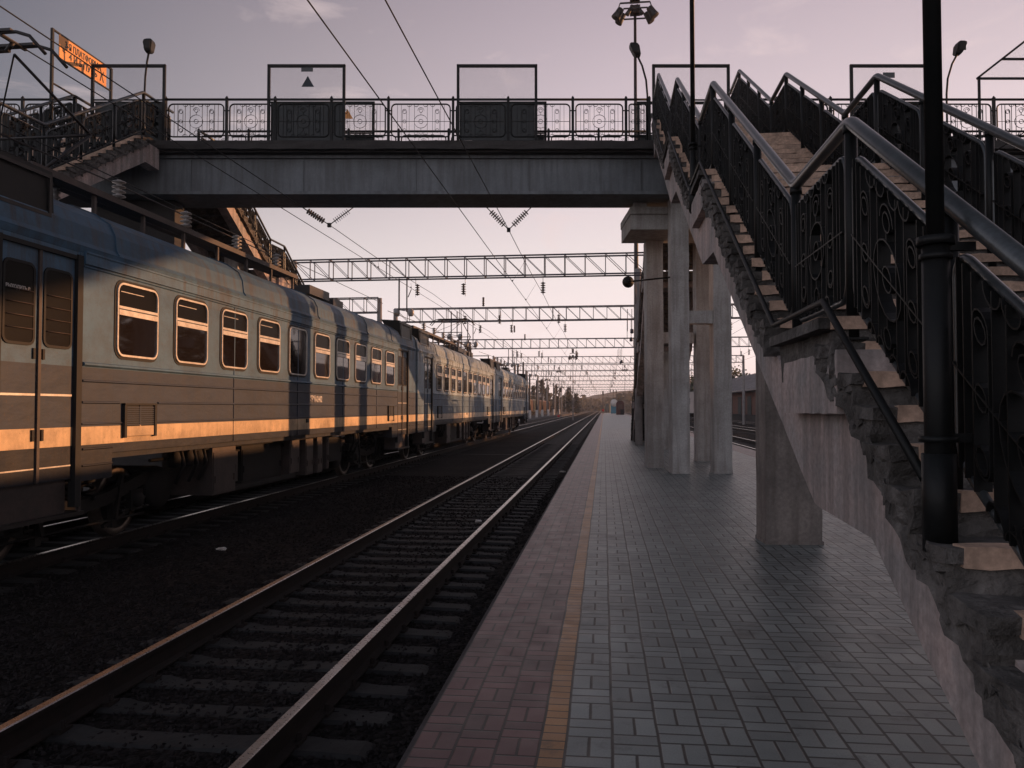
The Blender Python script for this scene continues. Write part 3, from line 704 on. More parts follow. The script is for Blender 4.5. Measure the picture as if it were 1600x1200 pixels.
for (a,c) in(((.36,1.93),(.52,2.06)),((.36,1.93),(.45,1.93)),((.36,1.93),(.37,2.02)),((1.78,2.16),(1.94,1.80)),((1.94,2.08),(1.90,1.98)),((1.80,1.80),(1.86,2.02))): b.bar((.016,a[0],a[1]),(.016,c[0],c[1]),.03,.006)
b.build('arrow','ink',bd)
# ------------------------------------------------------------------ train
def insul(mb,x,y,z0,h=.34,r=.085,n=5,mi=0,ax='z'):
    pr=[(.03,0)]
    for i in range(n): a=h*(i+.15)/n; pr+=[(.035,a),(r,a+h*.25/n),(r*.9,a+h*.45/n),(.04,a+h*.6/n)]
    pr+=[(.03,h),(0,h)]; mb.lathe((x,y,z0),pr,12,ax,mi)
PY={}
def pantograph(parent,yc,raise_=6.42,zb=4.75):
    b=MB()
    for s in(-.55,.55):
        for t in(-.9,.9): insul(b,s,yc+t,zb-.28,.28,.07,4,1)
    b.box(-.65,-.58,yc-1.1,yc+1.1,zb,zb+.07); b.box(.58,.65,yc-1.1,yc+1.1,zb,zb+.07); b.box(-.6,.6,yc-.95,yc-.88,zb,zb+.06); b.box(-.6,.6,yc+.88,yc+.95,zb,zb+.06)
    o=b.build('pantograph',['steel','insulw'],parent)
    zk=zb+(raise_-zb)*.52; b=MB()
    for e in(-1,1):
        for s in(-1,1):
            b.tube([(s*.55,yc+e*.55,zb+.06),(s*.75,yc+e*1.35,zk)],.024,8); b.tube([(s*.75,yc+e*1.35,zk),(s*.5,yc+e*.14,raise_-.12)],.02,8)
        b.tube([(-.75,yc+e*1.35,zk),(.75,yc+e*1.35,zk)],.022,8); b.tube([(-.75,yc+e*1.35,zk),(.5,yc+e*.14,raise_-.12)],.011,6)
    b.build('lower_arm','steel',o)
    b=MB()
    for e in(-1,1):
        pts=[(-1.2,yc+e*.2,raise_-.3),(-.98,yc+e*.2,raise_-.06),(-.8,yc+e*.2,raise_)]+[(.8,yc+e*.2,raise_),(.98,yc+e*.2,raise_-.06),(1.2,yc+e*.2,raise_-.3)]
        b.tube(pts,.022,8); b.box(-.75,.75,yc+e*.2-.045,yc+e*.2+.045,raise_+.0,raise_+.035)
    for s in(-.6,.6): b.bar((s,yc-.22,raise_-.03),(s,yc+.22,raise_-.03),.035); b.tube([(s,yc,raise_-.03),(s*.85,yc,raise_-.14)],.03,8)
    b.tube([(-.55,yc,raise_-.14),(.55,yc,raise_-.14)],.025,8)
    b.build('collector_head','steel',o)
def wheel_mesh():
    b=MB(); r=.50
    pr=[(.06,-.09),(.12,-.09),(.12,-.02),(.36,.015),(.40,-.03),(.42,-.05)]
    b.lathe((0,0,0),[(.0,.10),(.09,.10),(.10,.03),(.36,.0),(.40,.045)],28,'x',0)
    b.lathe((0,0,0),[(.40,.045),(.405,.052),(r-.008,.052),(r,.045),(r,-.05),(r+.028,-.06),(r+.02,-.085),(.38,-.085),(0,-.06)],28,'x',1)
    return b
ob=wheel_mesh().build('wheel',['under','wheel']); WM=ob.data; bpy.data.objects.remove(ob)
def bogie(parent,yc):
    b=MB()
    for s in(-1,1):
        x=s*1.08; ys=[-1.75,-1.45,-.6,0,.6,1.45,1.75]; zs=[.62,.62,.42,.36,.42,.62,.62]
        for i in range(6):
            x0,x1=sorted((x-.06,x+.06))
            b.hexa([(x0,yc+ys[i],zs[i]-.09),(x1,yc+ys[i],zs[i]-.09),(x1,yc+ys[i+1],zs[i+1]-.09),(x0,yc+ys[i+1],zs[i+1]-.09),(x0,yc+ys[i],zs[i]+.09),(x1,yc+ys[i],zs[i]+.09),(x1,yc+ys[i+1],zs[i+1]+.09),(x0,yc+ys[i+1],zs[i+1]+.09)])
        for t in(-1.25,1.25):
            b.box(min(x-.09,x+.09),max(x-.09,x+.09),yc+t-.15,yc+t+.15,.18,.48)
            b.lathe((x+s*.09,yc+t,.33),[(.12,0),(.10,s*.06),(0,s*.07)],12,'x')
            for dy in(-.26,.26):
                pts=[(x+.055*math.cos(a*.9),yc+t+dy+.055*math.sin(a*.9),.22+a*.016) for a in range(0,26)]
                b.tube(pts,.014,5); b.box(x-.08,x+.08,yc+t+dy-.08,yc+t+dy+.08,.19,.215)
            b.bar((x,yc+t,.2),(x,yc+t*.45,.02),.05); b.bar((x+s*.06,yc+t*.72,.72),(x+s*.06,yc+t*.60,.10),.06)
            b.box(x-.04,x+.04,yc+t*.62-.05,yc+t*.62+.05,-.02,.5)
        pts=[(x,yc-.12+.1*math.cos(a*.9),.5+a*.017) for a in range(26)]
        for dy in(-.22,.22):
            pts=[(x+.09*math.cos(a*.9),yc+dy+.09*math.sin(a*.9),.45+a*.018) for a in range(28)]; b.tube(pts,.02,6)
        b.box(x-.1,x+.1,yc-.38,yc+.38,.96,1.02); b.tube([(x+s*.04,yc-1.5,.1),(x+s*.04,yc+1.5,.1)],.018,6)
    b.box(-1.0,1.0,yc-.25,yc+.25,.45,.7); b.box(-1.0,1.0,yc-1.7,yc-1.6,.5,.62); b.box(-1.0,1.0,yc+1.6,yc+1.7,.5,.62)
    for t in(-.62,.62): b.lathe((-.45,yc+t,.33),[(0,0),(.26,0),(.28,.05),(.28,.8),(.26,.85),(0,.85)],16,'x')
    o=b.build('bogie','under',parent)
    for t in(-1.25,1.25):
        for s in(-1,1):
            q=link('wheel',WM,o,(s*.80,yc+t,.30)); q.rotation_euler=(0,0,0 if s>0 else math.pi)
BODY=[(-1.77,1.12),(1.69,1.12),(1.69,3.58),(1.77,3.60),(1.80,3.68),(1.76,3.74),(1.735,3.95),(1.66,4.10),(1.45,4.24),(1.15,4.36),(.7,4.46),(0,4.52),(-.7,4.46),(-1.45,4.24),(-1.74,3.95),(-1.77,3.68)]
def make_car(label,y0,pm,head=False,number=None):
    e=empty('train_carriage',(-8.12,y0,0),label,'train carriage','carriages of the commuter train')
    L0,L1=.16,19.84
    b=MB(); n=len(BODY)
    # roof/body shell in slices so that the roof gets smooth shading
    ysl=[L0]+[L0+(L1-L0)*i/12 for i in range(1,12)]+[L1]
    vs=[(x,y,z_) for y in ysl for x,z_ in BODY]
    for i in range(len(ysl)-1):
        for t in range(n):
            q=(i*n+t,(i+1)*n+t,(i+1)*n+(t+1)%n,i*n+(t+1)%n)
            b.add([vs[k] for k in q],[(3,2,1,0)],0,False)
    b.add(BODY and [(x,L0,z_) for x,z_ in BODY],[tuple(range(n))]); b.add([(x,L1,z_) for x,z_ in BODY],[tuple(range(n))[::-1]])
    D=[(1.18,2.48),(17.52,18.82)]
    def skin(a,c,z0,x1=1.77): b.box(1.5,x1,a,c,z0,3.61)
    skin(L0,D[0][0],.84); skin(D[0][1],3.16,.80); skin(3.161,16.84,1.12); skin(16.841,D[1][0],.80); skin(D[1][1],L1,.84)
    for a,c in D: b.box(1.5,1.765,a+.0005,c-.0005,3.52,3.61)
    # ribs, gutter and joints
    def rib(a,c,z_,r=.018):
        b.prism([(1.768,z_-r),(1.768+r*1.3,z_-r*.2),(1.768+r*1.1,z_+r*.6),(1.768,z_+r)],a,c,'y')
    for a,c in((D[0][1]+.06,D[1][0]-.06),):
        for z_,r in((2.235,.03),(2.03,.018),(1.765,.018),(1.50,.014),(3.44,.016)): 
            if z_ in(1.765,) : 
                rib(a,3.3,z_,r); rib(4.2,c,z_,r)
            else: rib(a,c,z_,r)
        b.box(1.76,1.80,a,c,3.47,3.60); b.box(1.76,1.812,a,c,3.60,3.625)
    for a,c in((L0,D[0][0]-.05),(D[1][1]+.05,L1)):
        for z_ in(2.235,2.03,1.765,1.50,1.12,.98): rib(a+.08,c-.08,z_,.015)
    for a,c in((D[0][1]+.08,3.16),(16.84,D[1][0]-.08)): rib(a,c,1.19,.016); rib(a,c,.985,.014)
    for yy in(6.55,9.42,12.3,15.2): b.box(1.74,1.782,yy-.012,yy+.012,1.13,3.46); 
    for yy in(3.2,6.9,10.6,14.3,16.8):
        b.sweep([(x*1.003,yy,z_+.006) for x,z_ in BODY[4:12]],[(-.012,-.006),(.012,-.006),(.012,.006),(-.012,.006)],False,(0,1,0),0,False)
    b.box(1.6,1.69,3.2,16.8,1.04,1.12)
    body=b.build('body',pm,e)
    # windows
    for i in range(10):
        ya=3.21+i*1.431; yb=ya+.93; za,zb=2.39,3.345; vent=(i!=4)
        w=MB(); 
        w.sweep([(1.772,y,z_) for y,z_ in rrect(ya-.03,yb+.03,za-.03,zb+.03,.15,4)],[(-.022,-.008),(.022,-.008),(.022,.008),(-.022,.008)],True,(1,0,0),1,False)
        w.sweep([(1.785,y,z_) for y,z_ in rrect(ya,yb,za,zb,.12,5)],[(-.013,-.014),(.013,-.014),(.013,.014),(-.013,.014)],True,(1,0,0),0,False)
        if vent:
            w.box(1.775,1.800,ya+.015,yb-.015,3.01,3.045); w.box(1.775,1.803,ya+.015,yb-.015,2.925,2.995)
        wo=w.build('window',['alu','rubber'],e)
        g1=MB(); q=rrect(ya+.01,yb-.01,za+.01,zb-.01,.11,5)
        if vent:
            g1.box(1.771,1.7785,ya+.012,yb-.012,2.52,2.93); g1.prism([(y,z_) for y,z_ in rrect(ya+.01,yb-.01,za+.01,2.93,.1,5)],1.7705,1.778,'x',0)
            g1.prism([(y,z_) for y,z_ in rrect(ya+.01,yb-.01,3.04,zb-.01,.1,5)],1.7705,1.7775,'x',1)
            if i<4: g1.box(1.779,1.7815,ya+.08,ya+.6,3.235,3.245,2)
        else: g1.prism(q,1.7705,1.778,'x',0)
        g1.build('window_pane',['glass','vent','alu'],wo)
    # doors
    for a,c in D:
        f=MB(); f.box(1.69,1.775,a-.02,a+.03,.62,3.56); f.box(1.69,1.785,c-.06,c+.04,.50,3.56); f.box(1.69,1.772,a,c,3.50,3.55)
        f.build('door_frame','rubber',e)
        mid=(a+c-.03)/2
        for k,(p,q) in enumerate(((a+.03,mid-.025),(mid+.025,c-.06))):
            d=MB(); d.box(1.60,1.735,p,q,.84,3.50); d.box(1.735,1.742,p+.02,q-.02,1.835,1.86,1); d.box(1.735,1.741,p+.02,q-.02,1.0,1.015,1)
            dd=d.build('door',[pm,'alu'],e)
            g1=MB(); g1.prism(rrect(p+.07,q-.07,2.42,3.30,.07,4),1.7355,1.744,'x',0)
            g1.sweep([(1.742,y,z_) for y,z_ in rrect(p+.06,q-.06,2.41,3.31,.08,4)],[(-.016,-.008),(.016,-.008),(.016,.008),(-.016,.008)],True,(1,0,0),1,False)
            for z_ in(2.58,2.72,2.86,3.0): g1.tube([(1.76,p+.09,z_),(1.76,q-.09,z_)],.006,5,mi=2)
            g1.build('door_window',['glass' if y0>20 else 'vent','rubber','ubox'],dd)
            yy=q-.05 if k==0 else p+.05
            for za,zb in((2.25,2.37),(1.32,1.45)): h=MB(); h.box(1.735,1.755,yy-.018,yy+.018,za,zb); h.build('door_handle','rubber',dd)
        f=MB(); f.box(1.70,1.76,mid-.022,mid+.022,.84,3.50); f.build('door_post','ubox' if y0<20 else pm,e)
        f=MB(); f.box(1.35,1.70,a-.02,c-.12,.42,.84); f.box(1.35,1.80,a-.08,c+.1,.40,.445,1); f.box(1.74,1.78,c+.02,c+.06,.44,.82,0); f.build('boarding_step',['ubox','steel'],e)
    # roof-end intake boxes
    for a,c in((.55,2.05),(17.95,19.45)):
        f=MB(); f.prism([(1.50,3.86),(1.73,3.86),(1.70,4.46),(1.1,4.50)],a,c,'y'); o=f.build('roof_intake_box','black',e)
        f=MB(); f.sweep([(1.735-.0*z_,y,z_) for y,z_ in((a+.08,3.93),(c-.08,3.93),(c-.08,4.38),(a+.08,4.38))],[(-.02,-.01),(.02,-.01),(.02,.01),(-.02,.01)],True,(1,0,0),0,False); f.build('intake_frame','steel',o)
    # louvres
    for a,c in((3.36,4.12),(16.35,16.95)):
        f=MB(); f.box(1.77,1.815,a,a+.05,1.30,1.76); f.box(1.77,1.815,c-.05,c,1.30,1.76); f.box(1.77,1.82,a,c,1.735,1.76)
        o=f.build('louvre','rubber',e)
        f=MB(); f.box(1.77,1.785,a+.05,c-.05,1.315,1.735,1); f.box(1.785,1.803,a+.06,c-.06,1.32,1.45)
        
        f.box(1.785,1.80,(a+c)/2-.012,(a+c)/2+.012,1.45,1.73)
        for k in range(9): f.box(1.785,1.806,a+.06,c-.06,1.465+k*.029,1.481+k*.029)
        f.build('louvre_slats',[pm,'rubber'],o)
    f=MB(); f.box(1.77,1.79,9.9,10.02,1.38,1.46); f.build('socket','rubber',e)
    # underframe
    bogie(e,3.45); bogie(e,16.45)
    for k,(a,c,z0,z1,x1,mt) in enumerate([(6.25,7.1,.22,1.04,1.55,'ubox'),(7.3,7.5,.35,.9,1.4,'ubox'),(7.75,9.6,.28,1.0,1.35,'under'),(9.8,10.35,.3,1.0,1.45,'ubox'),(10.6,11.05,.2,1.02,1.5,'ubox'),(11.25,11.6,.2,1.02,1.52,'ubox'),(11.8,11.95,.25,1.04,1.55,'ubox'),(12.2,13.6,.35,.95,1.3,'under')]):
        f=MB(); f.box(x1-.9,x1,a,c,z0,z1); f.box(x1-.88,x1+.012,a+.03,c-.03,z0+.04,z1-.1); f.box(x1,x1+.03,a+.06,a+.10,z0+.2,z0+.32); f.box(x1,x1+.03,c-.10,c-.06,z0+.2,z0+.32)
        f.build('equipment_box',mt,e)
    f=MB(); f.box(1.45,1.55,7.1,9.9,.22,.30); f.box(1.2,1.5,5.6,14,1.0,1.10); 
    for yy in(5.3,5.7,6.0,13.9,14.3): f.tube([(1.5,yy,1.1),(1.52,yy+.1,.8),(1.4,yy+.05,.5)],.03,6); f.lathe((1.4,yy,.75),[(0,0),(.1,.02),(.12,.15),(.09,.28),(0,.3)],10)
    for yy in(5.3,13.6): f.lathe((.2,yy,.45),[(0,0),(.3,0),(.34,.1),(.34,.9),(.3,1.0),(0,1.0)],18,'x')
    f.tube([(1.3,4.8,.9),(1.3,15,.9)],.03,6); f.build('pipework','under',e)
    for q in(-.16,19.6): f=MB(); f.box(-.15,.15,q,q+.56,.55,.85); f.build('coupler','under',e)
    f=MB(); f.box(-.85,.85,19.84,20.15,.9,4.1); 
    for k in range(3): f.box(-.95,.95,19.88+k*.09,19.92+k*.09,.85,4.18)
    f.build('gangway_bellows','rubber',e)
    # roof walkway with insulators
    f=MB(); 
    for k in range(3): f.box(.50+k*.17,.50+k*.17+.15,2.6,11.3,4.75,4.78)
    f.box(.90,1.02,2.6,11.3,4.70,4.79)
    for yy in [2.7+i*1.2 for i in range(8)]: f.box(.93,.98,yy-.025,yy+.025,4.36,4.72)
    o=f.build('roof_walkway','ubox',e)
    for yy in(4.4,6.3,8.2,10.1): q=MB(); insul(q,1.0,yy,4.79,.28,.10,4); q.build('insulator','insulw',o)
    f=MB(); f.tube([(.75,-.0,5.02),(.8,4.4,5.08),(.8,10.1,5.08),(.5,12,4.7)],.012,5); f.tube([(.3,3,4.62),(.3,17,4.62)],.02,6); f.box(.55,.95,12.2,13.6,4.50,4.72); f.box(.4,.85,14.2,15.0,4.46,4.66); f.build('roof_cable','steel',e)
    if number: 
        text(number,.19,(1.7745,10.5,1.885),RX,'white',body,.002,sx=.62); text('00',.14,(1.7745,10.79,2.66),RX,'white',body,.002,sx=.7)
    return e
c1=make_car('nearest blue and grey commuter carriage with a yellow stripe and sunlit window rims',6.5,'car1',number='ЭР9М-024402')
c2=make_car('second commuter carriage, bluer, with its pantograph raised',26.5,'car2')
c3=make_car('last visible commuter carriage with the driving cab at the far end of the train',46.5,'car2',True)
pantograph(c1,2.75,6.42,4.80); pantograph(c2,15.6,6.45,4.75)
f=MB()
for yy in(12.6,13.4,17.3,18.2): f.box(-.3,.6,yy,yy+.5,4.5,4.85); insul(f,.5,yy+.2,4.85,.3,.1,4)
f.bar((.5,12.6,5.15),(.5,18.4,5.15),.06); f.bar((-.4,18.0,5.15),(.9,18.0,5.15),.05); f.build('roof_equipment','steel',c2)
f=MB(); f.box(-.9,.9,3.,3.1,4.95,5.0); f.box(-.9,-.84,3,3.05,4.4,5.0); f.box(.84,.9,3,3.05,4.4,5.0); f.build('roof_equipment','steel',c3)
f=MB(); f.prism([(19.84,.75),(20.4,.75),(20.5,1.3),(20.5,2.3),(20.2,3.4),(19.84,4.3)],-1.76,1.76,'x'); cb=f.build('cab',M['car2'],c3)
f=MB(); f.box(1.76,1.765,19.95,20.3,2.3,3.2); f.build('cab_window','glass',cb)
for s in(-1.2,1.2): f=MB(); f.lathe((s,20.5,1.6),[(0,.05),(.12,.04),(.14,0)],12,'y'); f.build('headlight','alu',cb)
# train door notice
dw=[o for o in c1.children if o.name.startswith('door') and not o.name.startswith(('door_frame','door_post'))][0]
text('ВЫХОДИТЬ В',.055,(1.7465,1.48,3.02),(R(90),0,R(90)),'white',dw,.001)
# ------------------------------------------------------------------ catenary
def gantry(y,x0=-13.78,x1=17.4,label='',zb=7.38,zt=8.24):
    e=empty('catenary_gantry',(0,y,0),label,'catenary gantry','lattice gantries carrying the overhead wires')
    b=MB(); w=.28
    for s in(-w,w):
        b.bar((x0,s,zb),(x1,s,zb),.06); b.bar((x0,s,zt),(x1,s,zt),.06)
        n=int((x1-x0)/.86); dx=(x1-x0)/n
        for i in range(n+1):
            xx=x0+i*dx; b.bar((xx,s,zb),(xx,s,zt),.035)
            if i<n: 
                if xx>-2 and i%2==0 and y>40: b.bar((xx,s,zt),(xx+dx,s,zb),.024); b.bar((xx,s,zb),(xx+dx,s,zt),.024)
                else: b.bar((xx,s,zt),(xx+dx,s,zb),.024)
    for i in range(0,n+1,2): b.bar((x0+i*dx,-w,zt),(x0+i*dx,w,zt),.03); b.bar((x0+i*dx,-w,zb),(x0+i*dx,w,zb),.03)
    b.build('truss','gantry',e)
    for xx in(x0,x1):
        b=MB(); b.lathe((xx,0,-.5),[(.2,0),(.145,zt+.5),(0,zt+.5)],10); b.build('mast','mast',e)
    b=MB(); b.tube([(-8.95,0,zb),(-8.95,0,5.9)],.035,6); b.tube([(-8.60,0,zb),(-8.60,0,5.9)],.03,6); b.bar((-8.95,0,6.0),(-8.3,0,5.9),.03); b.tube([(-8.4,0,6.9),(-8.55,0,6.55)],.02,6)
    b.build('hanger_post','gantry',e)
    for xx in(-9.05,-8.42): b=MB(); b.lathe((xx,0,5.72),[(0,-.02),(.1,.0),(.15,.14),(.13,.26),(.05,.34),(0,.36)],12); b.build('globe_lamp','insulw',e)
    b=MB(); 
    for xx,tl in((-8.2,.25),(-6.0,-.25),(-2.6,0),(7.8,0),(13.,.2)):
        insul(b,xx+tl*.3,0,6.62,.50,.11,5); b.tube([(xx,0,7.38),(xx,0,7.05)],.012,5); b.tube([(xx,0,6.72),(xx,0,6.55)],.01,5)
    insul(b,-5.2,0,6.1,.4,.06,5,0); b.build('insulator','insul',e)
    b=MB()
    for xx in(1.05,1.3): b.tube([(xx+.3,0,zb),(xx+.3,0,6.1)],.018,5)
    b.lathe((1.6,0,5.95),[(0,0),(.1,.03),(.1,.25),(0,.3)],8); b.build('hanging_lamp','gantry',e)
    return e
gy=[34,51,74,101,122,141,166,193,222,255,292,330,370]
ORD=['nearest','second','third','fourth','fifth','sixth','seventh','eighth','ninth','tenth','eleventh','twelfth','farthest']
g0=gantry(34,label='nearest lattice gantry spanning the tracks just beyond the footbridge')
for i,y in enumerate(gy[1:],1):
    c=copy_tree(g0); c.location=(random.uniform(-.25,.25),y,random.uniform(-.12,.12)); c['label']=ORD[i]+' lattice gantry beyond the footbridge, counting away along the tracks'
g1=gantry(46,-44,-13.3,'lattice gantry over the left-hand tracks, its end showing above the train roof')
for y in(78,118,160,210): 
    c=copy_tree(g1); c.location=(0,y,0); c['label']={78:'second',118:'third',160:'fourth',210:'fifth'}[y]+' lattice gantry over the left-hand tracks beyond the train'
# suspension Vs under the bridge
def vsusp(sa,sb,sm,zm,label,t=1.5):
    e=empty('insulator_string',bw(0,0,0),label,'insulator string','insulator strings hung under the footbridge',rz=PSI)
    for s in(sa,sb):
        A=Vector((s,t,7.16)); B=Vector((sm,t,zm)); d=B-A; b=MB(); b.tube([A,B],.014,6); L=d.length
        for k in range(8):
            c=A+d*(.22+.078*k); u=d.normalized()
            ring=[]; ax=u.cross(Vector((0,1,0))).normalized(); bx=Vector((0,1,0))
            pts=[c+ (ax*math.cos(q*math.pi/4)+bx*math.sin(q*math.pi/4))*.085 for q in range(8)]
            b.add([tuple(p-u*.007) for p in pts]+[tuple(p+u*.007) for p in pts],[tuple(range(8))[::-1],tuple(range(8,16))]+[(q,(q+1)%8,8+(q+1)%8,8+q) for q in range(8)])
        b.build('insulator','insul',e)
    b=MB(); b.box(sm-.05,sm+.05,t-.04,t+.04,zm-.06,zm+.05); b.build('clamp','steel',e)
vsusp(-5.72,-4.33,-4.98,6.68,'V-shaped insulator string under the bridge above the train')
vsusp(-.69,.52,-.09,6.55,'V-shaped insulator string under the bridge above the empty track')
def wire(x,h,r,name,parent,y1=380,sag=0):
    P=[]; yy=[-6,21.3]+gy
    for a,c in zip(yy[:-1],yy[1:]):
        if c>y1: break
        for k in range(5):
            t=k/5; P.append((x,a+(c-a)*t,1.7+h-(sag*4*t*(1-t)*((c-a)/40)**2 if a>20 else 0)))
    b=MB(); b.tube(P,r,5); b.build(name,'black',parent)
def line(x,hc,xk,hk,label,drop):
    e=empty('overhead_line',(0,0,0),label,'overhead line','overhead lines strung along the tracks')
    wire(x,hc,.010,'carrier_wire',e,380,.5)
    if hk: wire(xk,hk,.009,'contact_wire',e)
    for y in drop:
        b=MB(); b.tube([(x,y,1.7+hc-.15),(xk+.02,y,1.7+hk+.02)],.004,4); b.lathe((xk,y,1.7+hk+.02),[(0,-.04),(.035,0),(0,.04)],8); b.build('wire_dropper','black',e)
dr=(25.5,30.,41.,47,60,66,88)
line(-7.43,4.98,-7.43,4.64,'overhead line of two wires above the train',dr)
line(-2.57,4.85,-2.95,4.10,'overhead line of two wires above the empty track',dr)
line(7.9,5.2,7.8,4.5,'overhead line above the first track right of the platform',(40,60,80)); line(13.2,5.2,13.1,4.5,'overhead line above the second track right of the platform',(40,60,80)); line(-18,5.2,-18.1,4.5,'overhead line above the freight wagons on the left',(80,100,120))
b=MB(); b.tube([(-8.55,-6,5.75),(-8.55,30,5.75)],.010,5); tag(b.build('cable','black'),'low single cable running close above the near carriage roof','cable')
# ------------------------------------------------------------------ far platform posts, wagons, buildings, trees
def wpost(x,y,h,l):
    e=empty('station_post',(x,y,0),l,'post','posts with white bases on the far left platform')
    b=MB(); b.lathe((0,0,0),[(.16,1.3),(.12,h),(0,h)],8); b.build('shaft','mast' if int(y)%2 else 'steel',e)
    b=MB(); b.lathe((0,0,0),[(.24,0),(.22,1.3),(.12,1.32)],8); b.build('white_base','white',e)
for i,(y,h) in enumerate([(98,5.5),(104,7.5),(112,8.2),(117,7.2),(124,7.),(138,6.5),(152,7.2),(170,6.6),(190,6.5),(215,7)]):
    wpost(-11.2-.1*i,y,h,ORD[i]+' white-based post on the far left platform, counting away from the train')
def wagon(x,y,L,m,l,gr='freight wagons parked left of the far platform',top=3.4):
    e=empty('freight_wagon',(x,y,0),l,'freight wagon',gr)
    b=MB(); b.box(-1.5,1.5,.3,L-.3,.95,top); 
    for k in range(int(L/1.4)): b.box(-1.56,1.56,.5+k*1.4,.62+k*1.4,.95,top-.05)
    if top>3: b.prism([(-1.5,3.4),(1.5,3.4),(1.0,3.75),(0,3.85),(-1.0,3.75)],.3,L-.3,'y'); b.build('wagon_body',m,e)
    b=MB(); b.box(-1.2,1.2,.3,L-.3,.7,.95)
    for yy in(2,3.8,L-3.8,L-2):
        for s in(-.85,.85): b.lathe((s,yy,.28),[(0,.06),(.46,.06),(.48,0),(0,0)],14,'x')
    b.build('wagon_chassis','under',e)
for i in range(9): wagon(-18.1,112+i*15,14.4,'wagon' if i not in(2,5) else 'wagong',ORD[i]+' freight wagon in the row left of the far platform, '+('rust red' if i not in(2,5) else 'grey green'))
def building(name,x,y,w,d,h,roofh,mw,mr,l,cat='building',rows=1,cols=5):
    e=empty(name,(x,y,-.5),l,cat)
    b=MB(); b.box(-w/2,w/2,-d/2,d/2,0,h); b.build('wall',mw,e)
    b=MB(); b.prism([(-w/2-.5,h),(w/2+.5,h),(0,h+roofh)],-d/2-.5,d/2+.5,'y'); b.build('roof',mr,e)
    for r in range(rows):
        for c in range(cols):
            xx=-w/2+w*(c+.5)/cols; zz=h*(r+.5)/rows
            b=MB(); b.box(xx-.5,xx+.5,-d/2-.06,-d/2+.02,zz-.6,zz+.7,0); b.build('window','glass',e)
    return e
building('station_house',-26,262,14,10,6.5,1.5,'plaster','sheetroof','pale plastered house behind the freight wagons',rows=2)
building('apartment_block',-60,420,40,14,14,1,'plaster','sheetroof','long pale block far behind the freight wagons',rows=4,cols=10)
building('warehouse',34,420,40,16,7,2,'plaster','sheetroof','low pale warehouse at the far right of the tracks',rows=1,cols=8)
# brick goods shed on its dock
e_=empty('goods_shed',(0,0,0),'long brick goods shed with a grey sheet roof beyond the right-hand tracks','goods shed')
b=MB(); b.box(22.6,34,86,180,.6,4.4); b.build('wall','brick',e_)
b=MB(); b.box(21.0,34.5,84,182,-.5,.62); b.build('loading_dock','darkc',e_)
b=MB(); b.prism([(20.6,4.2),(20.6,4.35),(28.5,8.2),(36,4.4),(36,4.2)],85,181,'y'); b.box(20.55,20.62,85,181,4.15,4.4)
for k in range(0,96,2): b.bar((20.6,85.3+k,4.4),(28.5,85.3+k,8.25),.06)
b.build('roof','sheetroof',e_)
for k in range(10):
    b=MB(); b.box(22.5,22.62,90+k*9,93+k*9,.62,3.5); b.build('shed_door','wagong' if k%3 else 'wagon',e_)
# pale carriage far down the right track
e_=empty('parked_carriage',(13.1,120,0),'pale old passenger carriage parked far away on the second right-hand track','train carriage')
b=MB(); b.prism([(-1.5,.9),(1.5,.9),(1.5,3.4),(1.1,3.9),(0,4.1),(-1.1,3.9),(-1.5,3.4)],0,23,'y'); b.build('body','plaster',e_)
b=MB(); b.box(-1.3,1.3,1,22,.3,.9); b.build('underframe','under',e_)
for k in range(10): b=MB(); b.box(-1.51,-1.5,1.6+k*2.1,2.8+k*2.1,2.2,3.1); b.build('window','glass',e_)
for s in(-.8,.8): b=MB(); b.box(s-.35,s+.35,-.02,0,2.2,3.1); b.build('end_window','glass',e_)
for i in range(5): wagon(13.1,-22+i*14.6,14,'wagon' if i%2 else 'wagong',ORD[i]+' open freight wagon added on the second right-hand track to block the low sun',gr='open freight wagons added right of the platform to block the sun',top=3.2)  # stand-in row behind the stairs, keeps low sun off platform and ballast
for i in range(3): wagon(18.4,-20+i*19.5,19.4,'wagon' if i%2==0 else 'wagong',ORD[i]+' tall freight wagon added on the third right-hand track to block remaining sun',gr='tall freight wagons added right of the platform to block the sun',top=3.4)  # second added row, stops sun passing between the wagons of the first
building('sun_block_building',31,-4,18,50,10.5,2,'plaster','sheetroof','pale unseen building added right of the tracks to shade the near stairs',rows=2,cols=4)  # out of view, put in to keep the sun off the lower stairs
# kiosk
e_=empty('kiosk',(3.85,194,0),'dark red kiosk with a rounded top standing on the far end of the platform','kiosk')
b=MB(); b.prism([(-.95,0),(.95,0),(.95,2.7),(.75,3.15),(.4,3.35),(-.4,3.35),(-.75,3.15),(-.95,2.7)],0,2.2,'y'); b.build('body','redk',e_)
b=MB(); b.box(-.5,.5,-.03,0,1.2,2.5); b.build('shutter','wagon',e_); b=MB(); b.box(.1,.9,-.5,-.05,0,1.3); b.build('counter','under',e_)
e_=empty('booth',(2.9,235,0),'turquoise booth with a white round top behind the dark red kiosk','booth')
b=MB(); b.box(-1.0,1.0,0,2,0,3.0); b.build('body','teal',e_)
b=MB(); b.lathe((0,-.1,3.1),[(0,-.0),(1.1,0),(1.1,.15),(0,.15)],20,'y'); b.build('round_top','white',e_)
b=MB(); b.lathe((0,0,-.2),[(1.1,0),(1.1,3.3),(.8,3.7),(0,3.8)],14); tag(b.build('water_tank','wagong',None,(1.5,330,-.2)),'dark green tank beside the far end of the empty track','tank')
